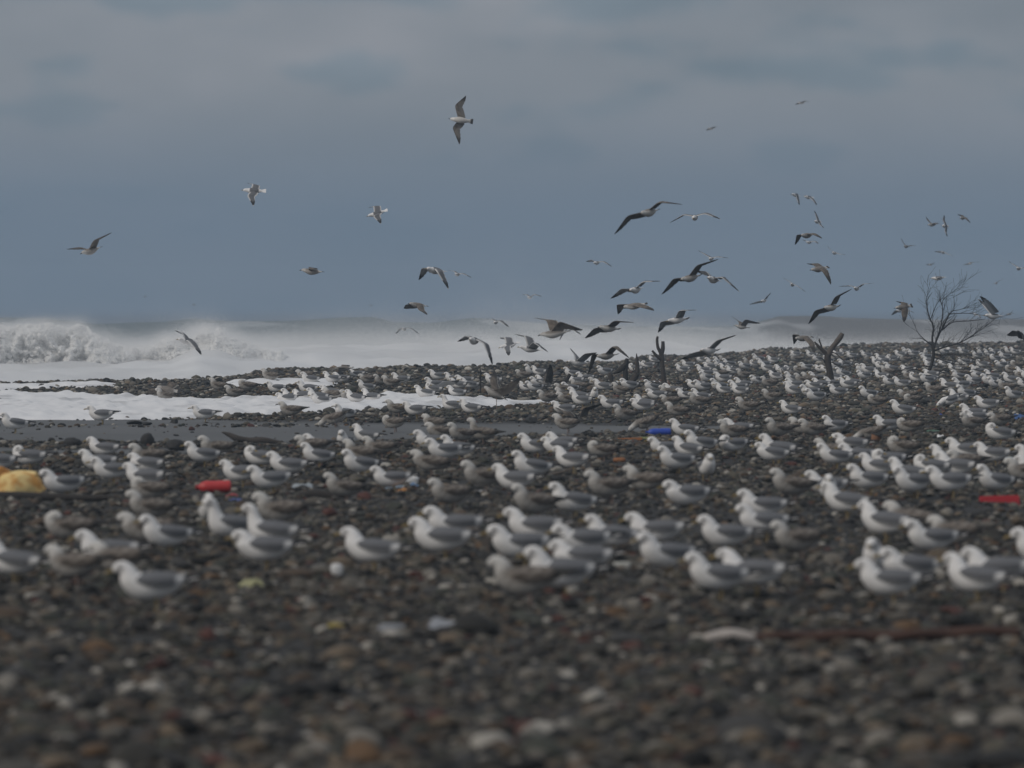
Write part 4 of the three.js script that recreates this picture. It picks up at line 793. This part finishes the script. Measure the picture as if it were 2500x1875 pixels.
function lump(seed, sx, sy, sz, det = 3, amp = 0.35, f = 1.8) {
  const g = mergeVertices(new THREE.IcosahedronGeometry(1, det).deleteAttribute('uv').deleteAttribute('normal'), 1e-4), p = g.attributes.position, v = V(0, 0, 0);
  for (let i = 0; i < p.count; i++) { v.fromBufferAttribute(p, i); const s = Math.max(Math.abs(v.x), Math.abs(v.y), Math.abs(v.z)); v.multiplyScalar(lerp(1, 0.8 / s, 0.55) * (1 - amp / 2 + amp * fbm(v.x * f + seed, v.y * f, v.z * f, 3))); p.setXYZ(i, v.x * sx, v.y * sy, v.z * sz); }
  g.computeVertexNormals(); return g;
}
function chip(seed, sx, sy, sz, cuts) {                     // a chunk broken off along flat faces
  const g = mergeVertices(new THREE.IcosahedronGeometry(1, 5).deleteAttribute('uv').deleteAttribute('normal'), 1e-4), p = g.attributes.position, v = V(0, 0, 0), r = rng(seed), N = [];
  for (let i = 0; i < cuts; i++) { const q = V(r() - .5, (r() - .35), r() - .5).normalize(); N.push([q, (q.y > 0.4 ? 0.72 : 0.45) + 0.3 * r()]); }
  for (let i = 0; i < p.count; i++) { v.fromBufferAttribute(p, i); for (const [n, k] of N) { const q = v.dot(n); if (q > k) v.addScaledVector(n, k - q); } v.multiplyScalar(0.86 + 0.28 * fbm(v.x * 4 + seed, v.y * 4, v.z * 4, 4)); p.setXYZ(i, v.x * sx, v.y * sy, v.z * sz); }
  g.computeVertexNormals(); return g;
}
function stain(g, a, b, f) { const p = g.attributes.position, c = []; for (let i = 0; i < p.count; i++) c.push(...mixc(a, b, smooth(0.50, 0.60, fbm(p.getX(i) * f, p.getY(i) * f, p.getZ(i) * f, 4)))); g.setAttribute('color', new THREE.Float32BufferAttribute(c, 3)); }
function bottle(label, X, Y, len, rad, col, turn, name = 'plastic_bottle') {
  lie(name, label, 'bottle', X, Y, (o, m) => {
    const R = rad * m, L = len * m, prof = [[0, -.5], [.75, -.5], [.97, -.47], [1, -.42], [1, -.1], [.94, -.05], [1, 0], [1, .22], [.85, .34], [.45, .42], [.36, .44], [.36, .47]].map(([a, b]) => new THREE.Vector2(a * R, b * L));
    const g = new THREE.LatheGeometry(prof, 20); g.rotateZ(Math.PI / 2); g.translate(0, R * 0.9, 0);
    const h = part('shell', g, std({ color: rgb(...col), roughness: 0.45, side: THREE.DoubleSide }), o);
    const c = new THREE.CylinderGeometry(R * .42, R * .42, L * .07, 16); c.rotateZ(Math.PI / 2); c.translate(-L * .5, R * 0.9, 0);
    part('cap', c, std({ color: rgb(...col.map(v => v * .6)), roughness: 0.5 }), o);
    o.rotation.set(0, turn, 0.02);
  });
}
bottle('red plastic bottle lying among the gulls', 522, 1203, 84, 15.5, [.48, .032, .032], 0.12);
bottle('bright blue plastic bottle at the edge of the wet sand', 1608, 1064, 60, 9.5, [.016, .060, .40], 0.2);
lie('foam_block', 'broken yellow foam block stained orange on one end', 'foam', 42, 1214, (o, m) => {
  const y = chip(3, 72 * m, 58 * m, 52 * m, 7); y.translate(8 * m, 18 * m, 0);
  stain(y, [.82, .62, .27], [.58, .30, .08], 14); part('chunk', y, std({ vertexColors: true, roughness: 0.9 }), o);
  const g = chip(9, 44 * m, 56 * m, 40 * m, 6); g.translate(-44 * m, 20 * m, 8 * m);
  stain(g, [.52, .24, .06], [.80, .58, .24], 18); part('stained_chunk', g, std({ vertexColors: true, roughness: 0.9 }), o).userData.label = 'orange stained end';
});
lie('crate_piece', 'long red broken crate piece lying by itself', 'plastic', 2440, 1234, (o, m) => {
  const red = std({ color: rgb(.44, .026, .034), roughness: 0.5 });
  const a = new THREE.BoxGeometry(96 * m, 14 * m, 26 * m, 8, 2, 2); const p = a.attributes.position; for (let i = 0; i < p.count; i++) p.setY(i, p.getY(i) * (0.75 + 0.35 * (p.getX(i) / (96 * m) + .5)) + 2 * m * noise(p.getX(i) * 20, 3)); a.computeVertexNormals(); a.translate(0, 14 * m, 0);
  part('panel', a, red, o);
  const b = new THREE.BoxGeometry(9 * m, 22 * m, 24 * m); b.rotateZ(0.12); b.translate(44 * m, 12 * m, 0); part('end_wall', b, red, o);
  const c = new THREE.BoxGeometry(90 * m, 4 * m, 5 * m); c.translate(-2 * m, 22 * m, 9 * m); c.rotateZ(0.03); part('rim', c, red, o);
});
function scrap(label, X, Y, w, h, col, name = 'plastic_scrap', rough = 0.6) {
  lie(name, label, 'litter', X, Y, (o, m) => {
    const g = new THREE.PlaneGeometry(w * m, w * m * .8, 10, 8); g.rotateX(-Math.PI / 2); const p = g.attributes.position;
    for (let i = 0; i < p.count; i++) { const a = p.getX(i) / (w * m), b = p.getZ(i) / (w * m); p.setY(i, h * m * (0.15 + 1.1 * fbm(a * 3 + X, b * 3 + Y, 1, 2)) * (1 - 1.5 * a * a) + (b < 0 ? -b * h * m * .8 : 0)); p.setX(i, p.getX(i) * (0.85 + 0.3 * noise(b * 5, X))); }
    const low = g.clone(); const q = low.attributes.position; for (let i = 0; i < q.count; i++) q.setY(i, -0.02); const ix = low.index.array.slice(); for (let i = 0; i < ix.length; i += 3) { const t = ix[i]; ix[i] = ix[i + 1]; ix[i + 1] = t; } low.setIndex([...ix]);
    const all = mergeGeometries([g, low]); all.computeVertexNormals();
    part('crumpled_sheet', all, std({ color: rgb(...col), roughness: rough, side: THREE.DoubleSide }), o);
  });
}
lie('carton', 'pale blue carton standing behind a crouching gull', 'carton', 1712, 1210, (o, m) => {
  const g = new THREE.BoxGeometry(26 * m, 17 * m, 22 * m, 3, 3, 3), p = g.attributes.position; for (let i = 0; i < p.count; i++) p.setX(i, p.getX(i) + 2.5 * m * noise(p.getY(i) * 60, p.getZ(i) * 60)); g.computeVertexNormals(); g.rotateZ(-0.15); g.translate(0, 8 * m, 0);
  part('box', g, std({ color: rgb(.16, .24, .33), roughness: 0.6 }), o);
  const f = new THREE.BoxGeometry(10 * m, 1.5 * m, 20 * m); f.rotateZ(0.5); f.translate(17 * m, 6 * m, 0); part('flap', f, std({ color: rgb(.45, .46, .48), roughness: .7 }), o);
});
scrap('blue crumpled bag at the far side of the shingle', 2490, 1030, 30, 20, [.04, .10, .26], 'plastic_bag');
scrap('small bright blue scrap in front of the bowing gull', 2297, 1016, 9, 6, [.02, .05, .28]);
scrap('pale blue crumpled wrapper among the scraps', 965, 1196, 50, 9, [.20, .27, .34]);
scrap('stronger blue scrap next to the white chunk', 1012, 1192, 20, 11, [.10, .19, .34]);
scrap('orange scrap in the middle of the scrap heap', 985, 1204, 32, 10, [.42, .20, .06]);
scrap('small orange peel scrap behind the pale blue wrapper', 936, 1188, 16, 6, [.45, .19, .03]);
scrap('dull blue-white crumpled sheet on the pebbles', 738, 1196, 48, 14, [.28, .31, .33]);
scrap('small red scrap beside the tall-necked gull', 565, 1216, 30, 9, [.30, .03, .03]);
scrap('small blue strip under the red scrap', 572, 1224, 34, 5, [.06, .09, .26]);
scrap('flat green scrap beyond the terracotta pot', 2280, 1056, 34, 6, [.05, .12, .07]);
scrap('thin green sheet far off on the slope', 1898, 884, 18, 6, [.03, .14, .09]);
scrap('thin pale scrap lying in front of the brown gull', 1168, 1204, 40, 6, [.55, .55, .55]);
scrap('yellowish crumpled scrap on the pebbles below the gulls', 612, 1440, 56, 24, [.30, .29, .15]);
scrap('pale plastic film spread on the near pebbles', 1090, 1540, 90, 26, [.24, .25, .27]);
scrap('yellow scrap on the near pebbles', 820, 1536, 40, 14, [.26, .20, .03]);
scrap('white scrap beyond the feeding brown gull', 2042, 1070, 26, 10, [.62, .60, .56]);
scrap('small white bag scrap by itself', 2297, 1070, 18, 8, [.72, .72, .72]);
scrap('pale blue flat film behind a standing gull', 2452, 1126, 50, 9, [.18, .25, .28]);
lie('foam_chunk', 'white chunk of foam above the blue scraps', 'foam', 1004, 1184, (o, m) => { part('chunk', (() => { const g = lump(31, 20 * m, 14 * m, 16 * m, 3, 0.6, 2.2); g.translate(0, 9 * m, 0); return g; })(), std({ color: rgb(.68, .68, .68), roughness: .9 }), o); });
lie('foam_chunk', 'white rounded chunk on the pebbles below a large gull', 'foam', 822, 1404, (o, m) => { part('chunk', (() => { const g = lump(35, 17 * m, 17 * m, 16 * m, 3, 0.4, 1.6); g.translate(0, 13 * m, 0); return g; })(), std({ color: rgb(.62, .62, .62), roughness: .9 }), o); });
lie('foam_chunk', 'white cobble-shaped chunk in the open middle pebbles', 'foam', 1518, 1388, (o, m) => { part('chunk', (() => { const g = lump(36, 26 * m, 11 * m, 20 * m, 3, 0.4, 1.6); g.translate(0, 6 * m, 0); return g; })(), std({ color: rgb(.40, .40, .37), roughness: .9 }), o); });
lie('plank', 'short orange plank beside the blue bottle', 'plank', 1538, 1076, (o, m) => { const g = new THREE.BoxGeometry(60 * m, 6 * m, 20 * m, 4, 1, 1); g.rotateZ(0.03); g.translate(0, 4 * m, 0); part('board', g, std({ color: rgb(.34, .13, .04), roughness: .8 }), o); const c = new THREE.BoxGeometry(24 * m, 4 * m, 14 * m); c.translate(38 * m, 7 * m, -6 * m); part('end_piece', c, std({ color: rgb(.33, .36, .16), roughness: .7 }), o); });
lie('plank', 'small orange brick-like block on the pebbles', 'block', 1512, 1128, (o, m) => { const g = lump(51, 18 * m, 7 * m, 14 * m, 2, .2); g.translate(0, 5 * m, 0); part('board', g, std({ color: rgb(.28, .12, .05), roughness: .85 }), o); });
lie('plant_pot', 'tipped terracotta pot with a dark rim', 'pot', 2134, 1084, (o, m) => {
  const prof = [[0, 0], [9, 0], [12, 14], [14, 20], [12.5, 20], [10.5, 12], [8, 2], [0, 2]].map(([a, b]) => new THREE.Vector2(a * m, b * m)); const g = new THREE.LatheGeometry(prof, 18); g.rotateZ(-0.35); g.translate(0, 3 * m, 0);
  part('bowl', g, std({ color: rgb(.27, .14, .08), roughness: .8, side: THREE.DoubleSide }), o);
  const t = new THREE.TorusGeometry(14 * m, 1.8 * m, 8, 20); t.rotateX(Math.PI / 2); t.translate(0, 20 * m, 0); t.rotateZ(-0.35); t.translate(0, 3 * m, 0); part('rim', t, std({ color: rgb(.03, .028, .026), roughness: .7 }), o);
});
lie('bucket', 'black bucket standing among the crowded gulls', 'bucket', 1677, 952, (o, m) => {
  const prof = [[0, 0], [9, 0], [11, 22], [11.8, 22], [11.8, 20], [10, 1]].map(([a, b]) => new THREE.Vector2(a * m, b * m)); part('shell', new THREE.LatheGeometry(prof, 20), std({ color: rgb(.035, .032, .03), roughness: .6, side: THREE.DoubleSide }), o);
  const h = new THREE.TorusGeometry(11 * m, .8 * m, 6, 20, Math.PI); h.rotateX(1.2); h.translate(0, 20 * m, 0); part('handle', h, std({ color: rgb(.05, .05, .05), roughness: .6 }), o);
});
lie('cobble', 'pale flat cobble, biggest white stone of the near pebbles', 'stone', 955, 1545, (o, m) => { const g = lump(61, 40 * m, 16 * m, 30 * m, 3, .3); g.translate(0, 8 * m, 0); part('block', g, std({ color: rgb(.22, .23, .25), roughness: .7 }), o); });
// boulders on the edge of the bank
for (const [x, y, w, h, l] of [[359, 1086, 15, 17, 'dark upright boulder on the bank edge behind a brown gull'], [176, 1090, 22, 13, 'dark slanted boulder on the bank edge'], [428, 1100, 22, 16, 'wide dark boulder beside the upright one'], [124, 1082, 10, 8, 'small dark boulder left on the bank edge before the slanted one'], [935, 1094, 24, 11, 'low brown boulder behind the scattered gulls'], [1300, 1032, 18, 8, 'dark low boulder across the wet sand'], [357, 1038, 15, 5, 'flat dark boulder on the wet sand under a standing gull'], [330, 1036, 20, 6, 'long flat boulder on the wet sand'], [427, 1034, 12, 6, 'small rounded boulder alone on the wet sand']])
  lie('boulder', l, 'boulder', x, y, (o, m) => { const g = chip(x, w * m * 1.1, h * m * 1.15, w * m, 6); g.translate(0, h * m * .6, 0); part('rock', g, stoneMat(rgb(.034, .033, .032)), o); });

scene.traverse(o => { if (o.isMesh) { o.castShadow = true; o.receiveShadow = true; } });
renderer.render(scene, camera);
